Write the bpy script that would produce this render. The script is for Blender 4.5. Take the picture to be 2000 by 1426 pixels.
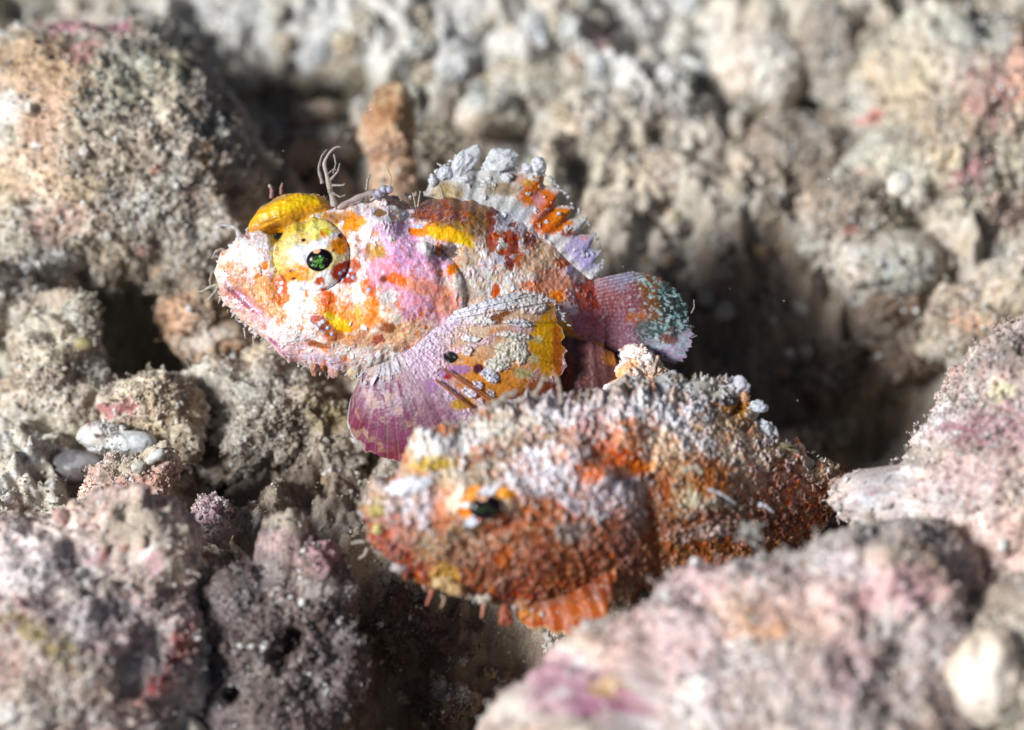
import bpy, bmesh, math, time
import numpy as np
T0 = time.time()
for o in list(bpy.data.objects): bpy.data.objects.remove(o)
sc = bpy.context.scene
sc.unit_settings.system = 'METRIC'
sc.unit_settings.scale_length = 0.005          # one unit is half a centimetre: a macro scene of two small fish
# ------------------------------------------------------------------ camera
PITCH = math.radians(40)                        # looking down at the reef floor
D0 = 55.56                                      # distance to the plane of focus
RIGHT = np.array([1.0, 0, 0])
UP = np.array([0, math.sin(PITCH), math.cos(PITCH)])
TOW = np.array([0, -math.cos(PITCH), math.sin(PITCH)])
R3 = np.stack([RIGHT, UP, TOW])                 # rows: view axes in the world
cam_d = bpy.data.cameras.new("camera"); cam = bpy.data.objects.new("camera", cam_d)
sc.collection.objects.link(cam); sc.camera = cam
cam.location = TOW * D0
cam.rotation_euler = (math.pi/2 - PITCH, 0, 0)
cam_d.lens = 100.0; cam_d.sensor_width = 36.0
cam_d.clip_start = 0.5; cam_d.clip_end = 3000
cam_d.dof.use_dof = True; cam_d.dof.focus_distance = D0 - 1.0
cam_d.dof.aperture_fstop = 0.1/1.8
# ------------------------------------------------------------------ world, sun, exposure
def view_dir(x, y, z): 
    v = x*RIGHT + y*UP + z*TOW; return v/np.linalg.norm(v)
SUN = view_dir(-0.67, 0.14, 0.62)
elev = math.asin(SUN[2]); azim = math.atan2(SUN[0], SUN[1])
w = bpy.data.worlds.new("World"); sc.world = w; w.use_nodes = True
nt = w.node_tree; bgn = nt.nodes['Background']
sky = nt.nodes.new('ShaderNodeTexSky'); sky.sky_type = 'NISHITA'; sky.sun_disc = False
sky.sun_elevation = elev; sky.sun_rotation = azim
nt.links.new(sky.outputs[0], bgn.inputs[0]); bgn.inputs[1].default_value = 0.028        # a strobe-lit night shot: the open water adds very little
sl = bpy.data.lights.new("sun", 'SUN'); sun = bpy.data.objects.new("sun", sl); sc.collection.objects.link(sun)
sl.energy = 5.0; sl.angle = math.radians(15)           # a diffused strobe: soft edged shadows; sl.color = (1.0, 0.99, 0.98)
from mathutils import Vector, Matrix
sun.rotation_euler = Vector(SUN).to_track_quat('Z', 'Y').to_euler()
sc.view_settings.view_transform = 'Standard'; sc.view_settings.look = 'None'
sc.view_settings.exposure = 0.10; sc.view_settings.gamma = 1.0
sc.cycles.max_bounces = 6; sc.cycles.transparent_max_bounces = 8
# ------------------------------------------------------------------ view mapping: a pixel of the 2000 px wide photo and a depth give a point
def P(px, py, d):
    px = np.asarray(px, float); py = np.asarray(py, float); d = np.asarray(d, float)
    k = 1 - d/D0
    x = (px-1000)/100*k; y = (713-py)/100*k
    return x[..., None]*RIGHT + y[..., None]*UP + (d+0*x)[..., None]*TOW
def PX(W):
    c = W @ R3.T
    k = 1 - c[:, 2]/D0
    return 1000+100*c[:, 0]/k, 713-100*c[:, 1]/k, c[:, 2]
def G(px, py, z):                               # the point seen at a pixel at world height z
    A = P(px, py, 0.0); C = TOW*D0; v = A-C
    t = (z-C[2])/v[2]
    return C+v*t
# ------------------------------------------------------------------ noise
def _h(ix, iy, iz, s):
    M = np.uint32
    with np.errstate(over='ignore'):
        n = ix.astype(np.int64).astype(M)*M(374761393) + iy.astype(np.int64).astype(M)*M(668265263) + iz.astype(np.int64).astype(M)*M(2147483647) + M(s*1274126177 & 0xffffffff)
        n = (n ^ (n >> M(13)))*M(1274126177); n = n ^ (n >> M(16)); n = n*M(2246822519); n = n ^ (n >> M(15))
    return n
def h01(ix, iy, iz, s): return _h(ix, iy, iz, s).astype(np.float32)/np.float32(4294967296)
def vn(p, s=0):                                 # value noise in -1..1
    i = np.floor(p).astype(np.int64); f = (p-i).astype(np.float32); u = f*f*(3-2*f)
    r = 0
    for a in (0, 1):
        wa = u[:, 0] if a else 1-u[:, 0]
        for b in (0, 1):
            wb = u[:, 1] if b else 1-u[:, 1]
            for c in (0, 1):
                wc = u[:, 2] if c else 1-u[:, 2]
                r = r + wa*wb*wc*h01(i[:, 0]+a, i[:, 1]+b, i[:, 2]+c, s)
    return r*2-1
ROT = np.array([[0.36, 0.48, -0.8], [-0.8, 0.6, 0], [0.48, 0.64, 0.6]])
def fbm(p, octs=3, s=0, g=0.5):
    r = 0; a = 1.0; t = 0
    for k in range(octs):
        r = r+a*vn(p, s+k*17); t += a; a *= g; p = (p @ ROT.T)*2.03+11.7
    return r/t
def worley(p, s=0):                             # F1, F2, random number of the nearest cell
    i = np.floor(p).astype(np.int64); f = (p-i).astype(np.float32)
    n = len(p); F1 = np.full(n, 9., np.float32); F2 = np.full(n, 9., np.float32); cid = np.zeros(n, np.float32)
    for a in (-1, 0, 1):
        for b in (-1, 0, 1):
            for c in (-1, 0, 1):
                x, y, z = i[:, 0]+a, i[:, 1]+b, i[:, 2]+c
                h = _h(x, y, z, s+5)
                jx = (h & np.uint32(1023)).astype(np.float32)/1023; jy = ((h >> np.uint32(10)) & np.uint32(1023)).astype(np.float32)/1023
                jz = ((h >> np.uint32(20)) & np.uint32(1023)).astype(np.float32)/1023
                d = (a+jx-f[:, 0])**2+(b+jy-f[:, 1])**2+(c+jz-f[:, 2])**2
                near = d < F1
                F2 = np.where(near, F1, np.minimum(F2, d)); F1 = np.where(near, d, F1)
                cid = np.where(near, ((h >> np.uint32(7)) & np.uint32(65535)).astype(np.float32)/65535, cid)
    return np.sqrt(F1), np.sqrt(F2), cid
def sstep(a, b, x):
    t = np.clip((x-a)/(b-a), 0, 1); return t*t*(3-2*t)
def srgb(r, g, b):                              # 0..255 display colour to linear
    c = np.array([r, g, b])/255.0
    return np.where(c <= 0.04045, c/12.92, ((c+0.055)/1.055)**2.4)
# ------------------------------------------------------------------ materials (all node based, base colour from the surface's own mottling plus some painted shade)
def material(name, rough=0.75, spec=0.35, bump=0.25, bscale=9.0, trans=0.0, coat=0.0, var=0.35, sss=0.0):
    m = bpy.data.materials.new(name); m.use_nodes = True; nt = m.node_tree; N = nt.nodes; L = nt.links
    b = N['Principled BSDF']; out = N['Material Output']
    at = N.new('ShaderNodeVertexColor'); at.layer_name = 'Col'
    tc = N.new('ShaderNodeTexCoord'); nz = N.new('ShaderNodeTexNoise'); nz.inputs['Scale'].default_value = bscale*1.7; nz.inputs['Detail'].default_value = 4
    L.new(tc.outputs['Object'], nz.inputs['Vector'])
    mr = N.new('ShaderNodeMapRange'); mr.inputs['From Min'].default_value = 0.25; mr.inputs['From Max'].default_value = 0.75
    mr.inputs['To Min'].default_value = 1-var; mr.inputs['To Max'].default_value = 1+var
    L.new(nz.outputs['Fac'], mr.inputs['Value'])
    mx = N.new('ShaderNodeVectorMath'); mx.operation = 'SCALE'; L.new(at.outputs['Color'], mx.inputs[0]); L.new(mr.outputs['Result'], mx.inputs['Scale'])
    L.new(mx.outputs['Vector'], b.inputs['Base Color'])
    b.inputs['Roughness'].default_value = rough; b.inputs['Specular IOR Level'].default_value = spec
    if coat: b.inputs['Coat Weight'].default_value = coat; b.inputs['Coat Roughness'].default_value = 0.25
    if sss: b.inputs['Subsurface Weight'].default_value = sss; b.inputs['Subsurface Radius'].default_value = (0.12, 0.07, 0.05); b.inputs['Subsurface Scale'].default_value = 1.0
    if bump:
        n2 = N.new('ShaderNodeTexNoise'); n2.inputs['Scale'].default_value = bscale; n2.inputs['Detail'].default_value = 5; n2.inputs['Roughness'].default_value = 0.65
        L.new(tc.outputs['Object'], n2.inputs['Vector'])
        bp = N.new('ShaderNodeBump'); bp.inputs['Strength'].default_value = bump; bp.inputs['Distance'].default_value = 0.06
        L.new(n2.outputs['Fac'], bp.inputs['Height']); L.new(bp.outputs['Normal'], b.inputs['Normal'])
    if trans:
        tr = N.new('ShaderNodeBsdfTranslucent'); L.new(mx.outputs['Vector'], tr.inputs['Color'])
        ms = N.new('ShaderNodeMixShader'); ms.inputs[0].default_value = trans
        L.new(b.outputs[0], ms.inputs[1]); L.new(tr.outputs[0], ms.inputs[2]); L.new(ms.outputs[0], out.inputs['Surface'])
    return m
M_ROCK = material('encrusted_rock', 0.75, 0.35, 0.5, 10)
M_SAND = material('coral_sand', 0.7, 0.4, 0.5, 12)
M_GRAIN = material('sand_grain', 0.35, 0.6, 0.2, 25, var=0.15, trans=0.25)
M_SHELL = material('bleached_shell', 0.4, 0.5, 0.15, 8, var=0.1)
M_SKIN = material('fish_skin', 0.36, 0.5, 0.16, 20, var=0.14, sss=0.08)
M_FIN = material('fish_fin', 0.4, 0.5, 0.2, 16, trans=0.35, var=0.15)
M_FLAP = material('skin_flap', 0.4, 0.5, 0.2, 16, trans=0.45, var=0.15)
M_EYE = material('eye_dark', 0.22, 0.22, 0.0, 10, var=0.1)
# ------------------------------------------------------------------ mesh helper
def mk(name, V, F, mat, col, parent=None, origin=None, smooth=True):
    V = np.asarray(V, np.float64); F = np.asarray(F, np.int32)
    if parent is not None: org = np.array(parent.get('_o', (0, 0, 0)))
    else:
        org = origin if origin is not None else np.array([V[:, 0].mean(), V[:, 1].mean(), V[:, 2].min()])
    me = bpy.data.meshes.new(name)
    nf, k = F.shape
    me.vertices.add(len(V)); me.vertices.foreach_set('co', (V-org).astype(np.float32).ravel())
    me.loops.add(nf*k); me.loops.foreach_set('vertex_index', F.ravel())
    me.polygons.add(nf); me.polygons.foreach_set('loop_start', np.arange(0, nf*k, k, dtype=np.int32))
    try: me.polygons.foreach_set('loop_total', np.full(nf, k, np.int32))
    except Exception: pass
    me.polygons.foreach_set('use_smooth', np.full(nf, smooth, bool))
    me.update(calc_edges=True)
    ca = me.color_attributes.new('Col', 'FLOAT_COLOR', 'POINT')
    C = np.ones((len(V), 4), np.float32); C[:, :3] = np.clip(col, 0.004, 0.95)
    ca.data.foreach_set('color', C.ravel())
    me.materials.append(mat)
    o = bpy.data.objects.new(name, me); sc.collection.objects.link(o)
    if parent is not None:
        o.parent = parent
        o['_o'] = tuple(float(v) for v in org)
    else:
        o.location = org; o['_o'] = tuple(float(v) for v in org)
    return o
def tag(o, label=None, cat=None, group=None, kind=None):
    if label: o['label'] = label
    if cat: o['category'] = cat
    if group: o['group'] = group
    if kind: o['kind'] = kind
    return o
def empty(name, loc):
    o = bpy.data.objects.new(name, None); sc.collection.objects.link(o); o.location = loc; o['_o'] = tuple(float(v) for v in loc)
    o.empty_display_size = 0.2
    return o
_ico = {}
def ico(sub):
    if sub not in _ico:
        bm = bmesh.new(); bmesh.ops.create_icosphere(bm, subdivisions=sub, radius=1.0)
        V = np.array([v.co[:] for v in bm.verts]); F = np.array([[v.index for v in f.verts] for f in bm.faces], np.int32); bm.free()
        _ico[sub] = (V/np.linalg.norm(V, axis=1)[:, None], F)
    return _ico[sub]
def gridF(nu, nv, wrap=False):                  # faces of a grid of nu rows with nv points
    i = np.arange(nu-1)[:, None]; j = np.arange(nv if wrap else nv-1)[None, :]
    a = i*nv+j; b = i*nv+(j+1) % nv; c = (i+1)*nv+(j+1) % nv; d = (i+1)*nv+j
    return np.stack([a, b, c, d], -1).reshape(-1, 4).astype(np.int32)
# ------------------------------------------------------------------ paint: the surface's own patches and some painted-in shade, in side-view coordinates
def paint(px, py, base, blobs, s=3, warp=14, rag=0.35):
    q = np.stack([px/26, py/26, np.zeros_like(px)], 1)
    wx = fbm(q, 3, s)*warp; wy = fbm(q+31.3, 3, s+3)*warp
    rg = fbm(q*2.1+7, 3, s+9)*.7+fbm(q*7+3, 2, s+19)*.45
    x = px+wx; y = py+wy; C = np.array(base, float)
    for b in blobs:
        cx, cy, rx, ry, an, col = b[:6]; soft = b[6] if len(b) > 6 else 0.25; op = b[7] if len(b) > 7 else 1.0
        m = (np.abs(px-cx) < 1.6*max(rx, ry)+30) & (np.abs(py-cy) < 1.6*max(rx, ry)+30)
        if not m.any(): continue
        t = math.radians(an); dx = x[m]-cx; dy = -(y[m]-cy)
        e = np.sqrt(((dx*math.cos(t)+dy*math.sin(t))/rx)**2+((-dx*math.sin(t)+dy*math.cos(t))/ry)**2)+rg[m]*rag
        a = (op*(1-sstep(1-soft, 1+soft, e)))[:, None]
        C[m] = C[m]*(1-a)+np.array(col)*a
    return C
PAL_SAND = [((.90, .89, .86), .22), ((.73, .67, .56), .28), ((.54, .47, .37), .22), ((.29, .20, .13), .12), ((.56, .53, .47), .12), ((.58, .43, .36), .05), ((.13, .095, .07), .03)]
PAL_PINK = [((.90, .87, .86), .24), ((.74, .62, .57), .28), ((.70, .49, .46), .17), ((.42, .28, .24), .08), ((.62, .58, .54), .14), ((.50, .22, .26), .04), ((.62, .52, .38), .05)]
PAL_WARM = [((.78, .74, .68), .10), ((.55, .42, .30), .30), ((.46, .30, .19), .25), ((.28, .17, .11), .15), ((.46, .42, .36), .15), ((.5, .22, .12), .05)]
PAL_SHADED = [((.50, .43, .36), .10), ((.27, .20, .15), .3), ((.19, .125, .09), .3), ((.30, .25, .20), .2), ((.10, .07, .05), .10)]  # rubble colours darkened to stand in for shade
PAL_WHITE = [((.86, .86, .85), .4), ((.66, .65, .62), .3), ((.50, .47, .42), .2), ((.35, .30, .25), .1)]
PAL_MAUVE = [((.72, .66, .64), .14), ((.40, .31, .29), .3), ((.30, .21, .195), .26), ((.46, .37, .34), .2), ((.13, .09, .085), .10)]
def pal(P_, r):
    cols = np.array([c for c, _ in P_]); wts = np.array([w_ for _, w_ in P_]); wts = np.cumsum(wts/wts.sum())
    return cols[np.minimum(np.searchsorted(wts, r), len(cols)-1)]
def mottled(W, palette, seed, fine=15.0, mix=0.62):
    """granular albedo: each grain keeps a colour of its own over broad stains"""
    f1, f2, cid = worley(W*fine, seed)
    g1, g2, cid2 = worley(W*fine*0.38+3.3, seed+2)
    big = np.clip(fbm(W*0.9, 3, seed+4)*0.9+0.5, 0, 0.999)
    C = pal(palette, big)*(1-mix)+pal(palette, np.clip(cid*0.8+big*0.2, 0, .999))*mix*0.62+pal(palette, cid2)*mix*0.38
    t1 = fbm(W*.75+5, 3, seed+11)[:, None]; t2 = fbm(W*.6+17, 3, seed+12)[:, None]      # stains: peach, grey, olive
    C = C*(1+np.clip(t1, 0, 1)*np.array((.22, -.02, -.20))*1.1)*(1+np.clip(-t1, 0, 1)*np.array((-.16, .0, .16))*1.1)*(1+np.clip(t2, 0, 1)*np.array((.03, .03, -.22)))
    return C*(0.82+0.16*fbm(W*3, 2, seed+8)+.2*fbm(W*.8, 2, seed+9))[:, None], f1, g1
SCAT = []                                       # surfaces that carry loose grains
def rock(name, label, cat, c, lobes, sub=6, seed=1, palette=PAL_SAND, blobs=(), amp=(0.28, 0.16, 0.05, 0.028), mat=None, parent=None, fine=13.0, grains=1.0, group=None, mix=0.74, rot=0.0, dents=()):
    U, F = ico(sub)
    O = P(*c)
    t0 = math.radians(rot); ax = np.stack([RIGHT*math.cos(t0)+UP*math.sin(t0), -RIGHT*math.sin(t0)+UP*math.cos(t0), TOW])
    loc = U @ ax.T                              # directions in view axes
    r = np.zeros(len(U)); k = 7.0
    size = max(max(l[3:6]) for l in lobes); acc = np.zeros(len(U))
    for (lx, ly, lz, rx, ry, rz) in lobes:
        inv = 1/np.array([rx, ry, rz]); o = -np.array([lx, ly, lz])*inv; dd = loc*inv
        A = (dd**2).sum(1); B = (dd*o).sum(1); Cc = (o**2).sum()-1
        disc = B*B-A*Cc; hit = disc > 0
        t = np.where(hit, (-B+np.sqrt(np.maximum(disc, 0)))/A, 0.02); t = np.maximum(t, 0.02)
        acc += np.exp(k*(t/size-1))
    r = size*(1+np.log(acc)/k)
    V = O+U*r[:, None]
    n = U
    q = V/max(size, .5)
    wrp = np.stack([fbm(q*1.1+seed+a_, 2, seed+a_) for a_ in (1, 2, 3)], 1)*.5
    V = V+n*(fbm(q*1.3+seed+wrp, 3, seed)*amp[0]*size*1.25)[:, None]
    k_ = min(size, 1.6)
    rd = np.abs(fbm(V*(1.0/k_**.5)+seed+wrp, 3, seed+31, .6)); V = V+n*((0.22-rd)*amp[1]*k_*2.5)[:, None]        # crags and ledges
    st = fbm(V*.9+seed*1.7, 2, seed+33)*4; st = (st-np.floor(st)); V = V+n*((st-.5)*amp[1]*.35*k_)[:, None]          # broken faces
    f1, f2, cid = worley(V*(1.9/max(size, .7)**0.5)+seed, seed+1)
    V = V+n*((0.55-f1)*amp[1]*min(size, 2.0)*.45+(f2-f1)*amp[1]*0.15)[:, None]
    f1, f2, cid = worley(V*4.5+seed, seed+6)
    V = V+n*((0.5-f1)*amp[2]*(1+cid)*1.0+fbm(V*2.6, 4, seed+3, .65)*amp[2]*2.1+(0.2-np.abs(fbm(V*3.3+9, 3, seed+13, .6)))*amp[2]*1.9)[:, None]
    for (dx_, dy_, dr_, dd_) in dents:              # real hollows in the rock
        px, py, d = PX(V); e = np.hypot(px-dx_, py-dy_)/dr_+.25*fbm(V*3, 2, 3); front = (n @ TOW) > 0
        V = V-TOW*(np.exp(-e**4)*dd_*front)[:, None]
    C, g1, g2 = mottled(V, palette, seed, fine, mix)
    V = V+n*((0.55-g1)*amp[3]*2+(0.5-g2)*amp[3]*2.5)[:, None]
    if len(blobs):
        px, py, d = PX(V)
        C2 = paint(px, py, C, [tuple(b_[:6])+(min(b_[6] if len(b_) > 6 else .25, .14 if max(b_[5])-min(b_[5]) > .25 else .3), (b_[7] if len(b_) > 7 else 1.)*.85) for b_ in blobs], seed, 22, .85)
        m_ = np.abs(C2-C).sum(1) > 0.01
        lum = (C.mean(1)/max(C.mean(), .01))[:, None]
        C[m_] = (C2*(0.55+0.45*np.clip(lum, .3, 2)))[m_]
    o = mk(name, V, F, mat or M_ROCK, C, parent)
    if label: tag(o, label, cat, group)
    if grains: SCAT.append((o, V, grains, palette))
    return o
# ------------------------------------------------------------------ the sea bed: one sheet, fine under the view and coarse far away
HOLES = [  # px, py, z where seen, depth change, radius
 (1500, 640, -2.0, -.5, 2.0), (1700, 780, -2.5, -2.6, 1.2), (1760, 690, -2.3, -1.8, 1.0), (1620, 600, -2.0, -1.3, 1.2), (1330, 560, -1.5, -.3, 1.4), (1560, 860, -2.9, -2.4, 1.2), (1330, 720, -2.4, -.8, 1.0),
 (255, 590, -1.6, -6.5, 0.95), (190, 640, -1.8, -4.5, 0.6), (330, 640, -1.8, -1.6, 0.8),
 (820, 1330, -2.6, -3.6, 1.6), (1000, 1240, -2.6, -2.4, 1.1), (430, 1130, -1.5, -3.4, 0.8), (700, 1180, -2.2, -3.0, 1.0), (440, 880, -1.5, -0.6, 0.6),
 (610, 170, 0.2, -1.4, 1.0), (470, 140, 0.3, -1.4, 1.0), (900, 280, -0.2, -1.4, 0.9), (1600, 180, 0, -1.3, 1.3), (1520, 270, -0.2, -0.7, 1.2),
 (1280, 40, 1.0, -1.2, 1.0), (1960, 10, 1, -1.5, 1), (30, 270, -0.5, -1, .8)]
def ground_z(X, Y, detail=True):
    z = -2.1+0.25*np.clip(Y-0.5, 0, 40)+0.55*sstep(2.5, 6.5, Y)
    z = z-0.12*np.clip(-Y-4, 0, 12)
    for (px, py, zz, dz, s) in HOLES:
        g = G(px, py, zz); z = z+dz*np.exp(-((X-g[0])**2+(Y-g[1])**2)/(2*s*s))
    W = np.stack([X, Y, np.zeros_like(X)], 1)
    z = z+fbm(W*0.33, 3, 41)*0.7
    f1, f2, cid = worley(W*0.75, 43); z = z+(0.55-f1)*.7*(0.4+cid)+(0.2-np.abs(fbm(W*.55, 3, 47, .6)))*1.6
    if detail:
        f1, f2, cid = worley(W*1.9, 44); z = z+(0.5-f1)*0.35*(0.5+cid)+(0.2-np.abs(fbm(W*1.5, 3, 48, .6)))*.7
        f1, f2, cid = worley(W*5.0, 45); z = z+(0.5-f1)*0.16*(0.5+cid)
        z = z+fbm(W*2.6, 4, 46)*0.22
    return z
def warp_axis(a, b, n, far, m):
    c = np.linspace(a, b, n); st = c[1]-c[0]
    e = st*np.cumsum(1.0*np.geomspace(1, (far/m)/st*3.2, m))
    return np.concatenate([(a-e)[::-1], c, b+e])
gx = warp_axis(-13, 13, 560, 260, 26); gy = warp_axis(-11, 16, 580, 260, 26)
XX, YY = np.meshgrid(gx, gy); X = XX.ravel(); Y = YY.ravel()
Z = ground_z(X, Y)
far = np.maximum(np.maximum(np.abs(X)-13, 0), np.maximum(Y-16, -11-Y)); far = np.maximum(far, 0)
Z = np.where(Y > 16, np.minimum(Z, 2.2+0.3*fbm(np.stack([X, Y, 0*X], 1)*0.2, 3, 4)), Z)
W = np.stack([X, Y, Z], 1)
C, g1, g2 = mottled(W, PAL_SAND, 51, 10, .72)
W[:, 2] += (0.5-g1)*0.07+(0.5-g2)*0.09
px, py, d = PX(W)
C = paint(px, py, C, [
 (1500, 680, 420, 260, 0, (.19, .135, .09), .5, .8), (1150, 430, 250, 90, 0, (.46, .40, .32), .4, .5),  # first patch: brown darkening painted in for the hollow's shade
 (820, 1300, 260, 160, 0, (.17, .12, .09), .4, .8), (560, 880, 230, 120, 0, (.26, .22, .17), .4, .6), (560, 950, 200, 60, 0, (.22, .17, .13), .4, .7),  # first and last patches: painted shade, in the crevice and below the chin
 (540, 150, 190, 70, 0, (.22, .18, .13), .4, .7), (900, 270, 90, 60, 0, (.24, .19, .15), .4, .6), (1570, 250, 130, 120, 0, (.20, .15, .11), .4, .8),  # brown darkening painted into the gaps to imitate shade
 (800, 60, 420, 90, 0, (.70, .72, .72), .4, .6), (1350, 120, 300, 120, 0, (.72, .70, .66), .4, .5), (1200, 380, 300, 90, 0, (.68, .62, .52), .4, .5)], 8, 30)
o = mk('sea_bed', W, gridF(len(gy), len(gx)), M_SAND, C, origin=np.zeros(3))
tag(o, kind='structure')
sel = far < 0.01
SCAT.append((o, W[sel], 0.8, PAL_SAND))
print('ground', time.time()-T0)
# ------------------------------------------------------------------ rubble, named by what the photo shows
GREY = (.45, .46, .46); BEIGE = (.50, .42, .32); PINK = (.62, .30, .33); ROSE = (.66, .42, .42); ORG = (.58, .26, .10); PEACH = (.66, .44, .30)
WHT = (.86, .84, .80); DRK = (.08, .055, .05); OLV = (.30, .26, .08); MAG = (.45, .10, .17); BRN = (.24, .15, .10)
rock('coral_boulder', 'largest rubble boulder, beige and orange with pink crust, left of the yellow-browed fish', 'coral boulder',
 (250, 400, -3.9), [(0, .65, 0, 2.6, 2.2, 2.5), (-1.4, 1.8, -.2, 2.4, 1.9, 2.2), (.9, 1.2, -.2, 1.6, 1.6, 1.6), (-2.0, -.5, .2, 1.1, 1.1, 1.5), (1.5, -.5, .3, 1.2, 1.2, 1.5), (.2, 2.6, -1, 1.5, 1.3, 1.4)], 7, 3, PAL_SAND,
 [(80, 130, 110, 60, -15, (.56, .36, .20), .4, .8), (60, 200, 80, 50, 0, PEACH, .4, .8), (130, 40, 60, 22, -10, (.60, .25, .30), .3, .9), (225, 45, 38, 26, -40, (.45, .16, .22), .3, .9),
  (160, 100, 50, 18, 10, (.62, .30, .30), .3, .8), (15, 210, 38, 34, 50, WHT, .3, .9), (85, 260, 30, 60, 0, (.46, .27, .18), .4, .7), (320, 190, 70, 40, -20, (.58, .47, .33), .4, .6),
  (140, 360, 60, 40, -10, (.62, .48, .30), .3, .8), (120, 430, 70, 40, 20, (.50, .30, .24), .4, .7), (370, 380, 26, 22, 0, (.20, .12, .09), .3, .9), (305, 335, 13, 9, 20, (.5, .12, .06), .3, .9),
  (460, 370, 22, 18, 0, (.24, .13, .12), .3, .8), (433, 408, 18, 14, 0, WHT, .2, 1), (398, 305, 14, 26, 10, (.34, .13, .05), .3, .9), (215, 300, 90, 70, 0, (.56, .47, .36), .5, .5), (60, 330, 80, 60, 0, (.66, .46, .33), .5, .6), (280, 480, 15, 10, 0, (.55, .15, .18), .3, .9),
  (440, 190, 60, 60, 0, (.30, .22, .19), .4, .6), (250, 160, 50, 30, 0, (.60, .56, .42), .3, .6)], amp=(.16, .13, .05, .03), grains=1.7)
rock('coral_chunk', 'pale beige chunk with a fuzzy top under the black hole on the left', 'coral chunk', (115, 735, -2.2),
 [(0, .2, 0, .85, 1.1, 1.0), (.6, -.6, .1, .9, .8, .9), (-.8, -.7, 0, .9, .7, .8), (.1, .9, 0, .6, .6, .6)], 6, 7, PAL_SAND, [(90, 660, 60, 50, 0, (.62, .55, .42), .4, .8), (150, 820, 60, 60, -50, (.42, .34, .27), .4, .7)], grains=1.6)
rock('coral_chunk', 'brown beige chunk cut by the left edge beside the black hole', 'coral chunk', (5, 560, -3.0),
 [(0, 0, 0, 1.3, 1.2, 1.1), (.9, .7, 0, .7, .5, .6)], 6, 8, PAL_SAND, [(30, 520, 40, 22, 10, WHT, .3, .7), (60, 460, 60, 25, -20, (.55, .50, .40), .4, .7)], grains=1.4)
rock('coral_chunk', 'small fuzzy beige knob standing out in front of the black hole', 'coral chunk', (158, 605, -1.9), [(0, 0, 0, .34, .36, .35), (.05, -.3, 0, .3, .3, .3)], 5, 9, PAL_SAND, [], grains=2.5)
rock('pebble', 'smooth olive yellow pebble at the rim of the black hole', 'pebble', (162, 672, -1.1), [(0, 0, 0, .2, .14, .15)], 4, 4, [((.42, .36, .18), 1)], [], amp=(.1, .0, .0, .004), grains=0, mat=M_SHELL)
rock('coral_chunk', 'peach coloured slab with a dark seam just left of the fish snout', 'coral chunk', (385, 610, -2.9),
 [(0, 0, 0, .75, .75, .6), (.6, -.6, .1, .8, .5, .6), (-.1, .75, -.1, .8, .45, .6)], 6, 10, PAL_WARM, [(345, 610, 50, 45, 30, (.60, .36, .22), .3, .8), (450, 680, 35, 22, -10, (.60, .36, .22), .4, .8), (375, 600, 70, 5, -45, (.12, .08, .06), .3, .9), (395, 665, 45, 22, 0, (.46, .42, .38), .3, .8)], grains=1.3)
rock('coral_chunk', 'round brown mound topped by sand grains, above the smooth white piece', 'coral chunk', (300, 790, -1.1),
 [(0, 0, 0, .85, .62, .8), (-.6, -.1, 0, .5, .5, .6), (.45, -.5, .1, .55, .6, .6)], 6, 11, PAL_SAND, [(300, 760, 60, 35, 0, (.40, .34, .23), .4, .6), (220, 800, 55, 14, 15, (.38, .10, .12), .3, .9)], grains=1.5)
rock('shell_fragment', 'smooth rounded white fragment with a red rim in the left foreground', 'shell fragment', (218, 852, -.2),
 [(-.25, 0, 0, .42, .3, .3), (.4, -.12, 0, .5, .24, .3)], 6, 12, PAL_WHITE, [(190, 852, 40, 28, 0, (.84, .78, .70), .3, .9), (220, 808, 60, 12, 8, MAG, .3, .9)], amp=(.12, .05, .02, .006), mat=M_SHELL, grains=.5)
rock('coral_chunk', 'greyish rubble mound under the chin of the yellow-browed fish', 'coral chunk', (545, 830, -1.7),
 [(0, 0, 0, 1.3, .8, 1.0), (-.55, .75, -.2, 1.1, .6, .8), (1.0, -.3, .1, .8, .7, .8), (-.8, -.4, .2, .8, .6, .7)], 7, 13, PAL_SAND, [(560, 870, 180, 90, 0, (.26, .21, .16), .4, .7), (470, 740, 90, 30, 0, (.44, .43, .38), .4, .7), (650, 780, 50, 60, 0, (.36, .31, .12), .4, .6)], grains=1.5)
rock('shell_fragment', 'smooth grey shell lying in the dark hollow at the left edge', 'shell fragment', (135, 915, -.7), [(0, 0, 0, .75, .3, .3)], 5, 14, [((.22, .21, .22), 1)], [(160, 905, 40, 10, 5, (.36, .36, .38), .4, .9)], amp=(.1, .03, .0, .003), mat=M_SHELL, grains=.2, rot=8)
rock('coral_chunk', 'dim brown rubble around the grey shell at the left edge', 'coral chunk', (40, 960, -1.2), [(0, 0, 0, 1.3, .5, .9), (1.6, .35, 0, .9, .5, .6)], 6, 15, PAL_SAND, [(60, 960, 150, 60, 0, (.24, .20, .15), .4, .7)], grains=1.2)
c_ = rock('coral_chunk', 'reddish chunk with white chips on top, left of centre', 'coral chunk', (255, 945, .7),
 [(0, 0, 0, .8, .5, .6), (.5, .3, 0, .5, .35, .5), (-.4, -.3, 0, .5, .4, .5)], 6, 16, PAL_PINK, [(230, 970, 60, 30, 30, (.56, .30, .24), .3, .7), (310, 935, 40, 30, 0, (.5, .24, .2), .3, .7), (240, 905, 50, 20, 20, (.48, .42, .32), .4, .8)], grains=1.6)
rock('shell_chip', None, None, (303, 893, 1.35), [(0, 0, 0, .2, .08, .08)], 4, 3, PAL_WHITE, [], amp=(.3, .1, .02, .0), mat=M_SHELL, parent=c_, grains=0, rot=40)
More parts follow.
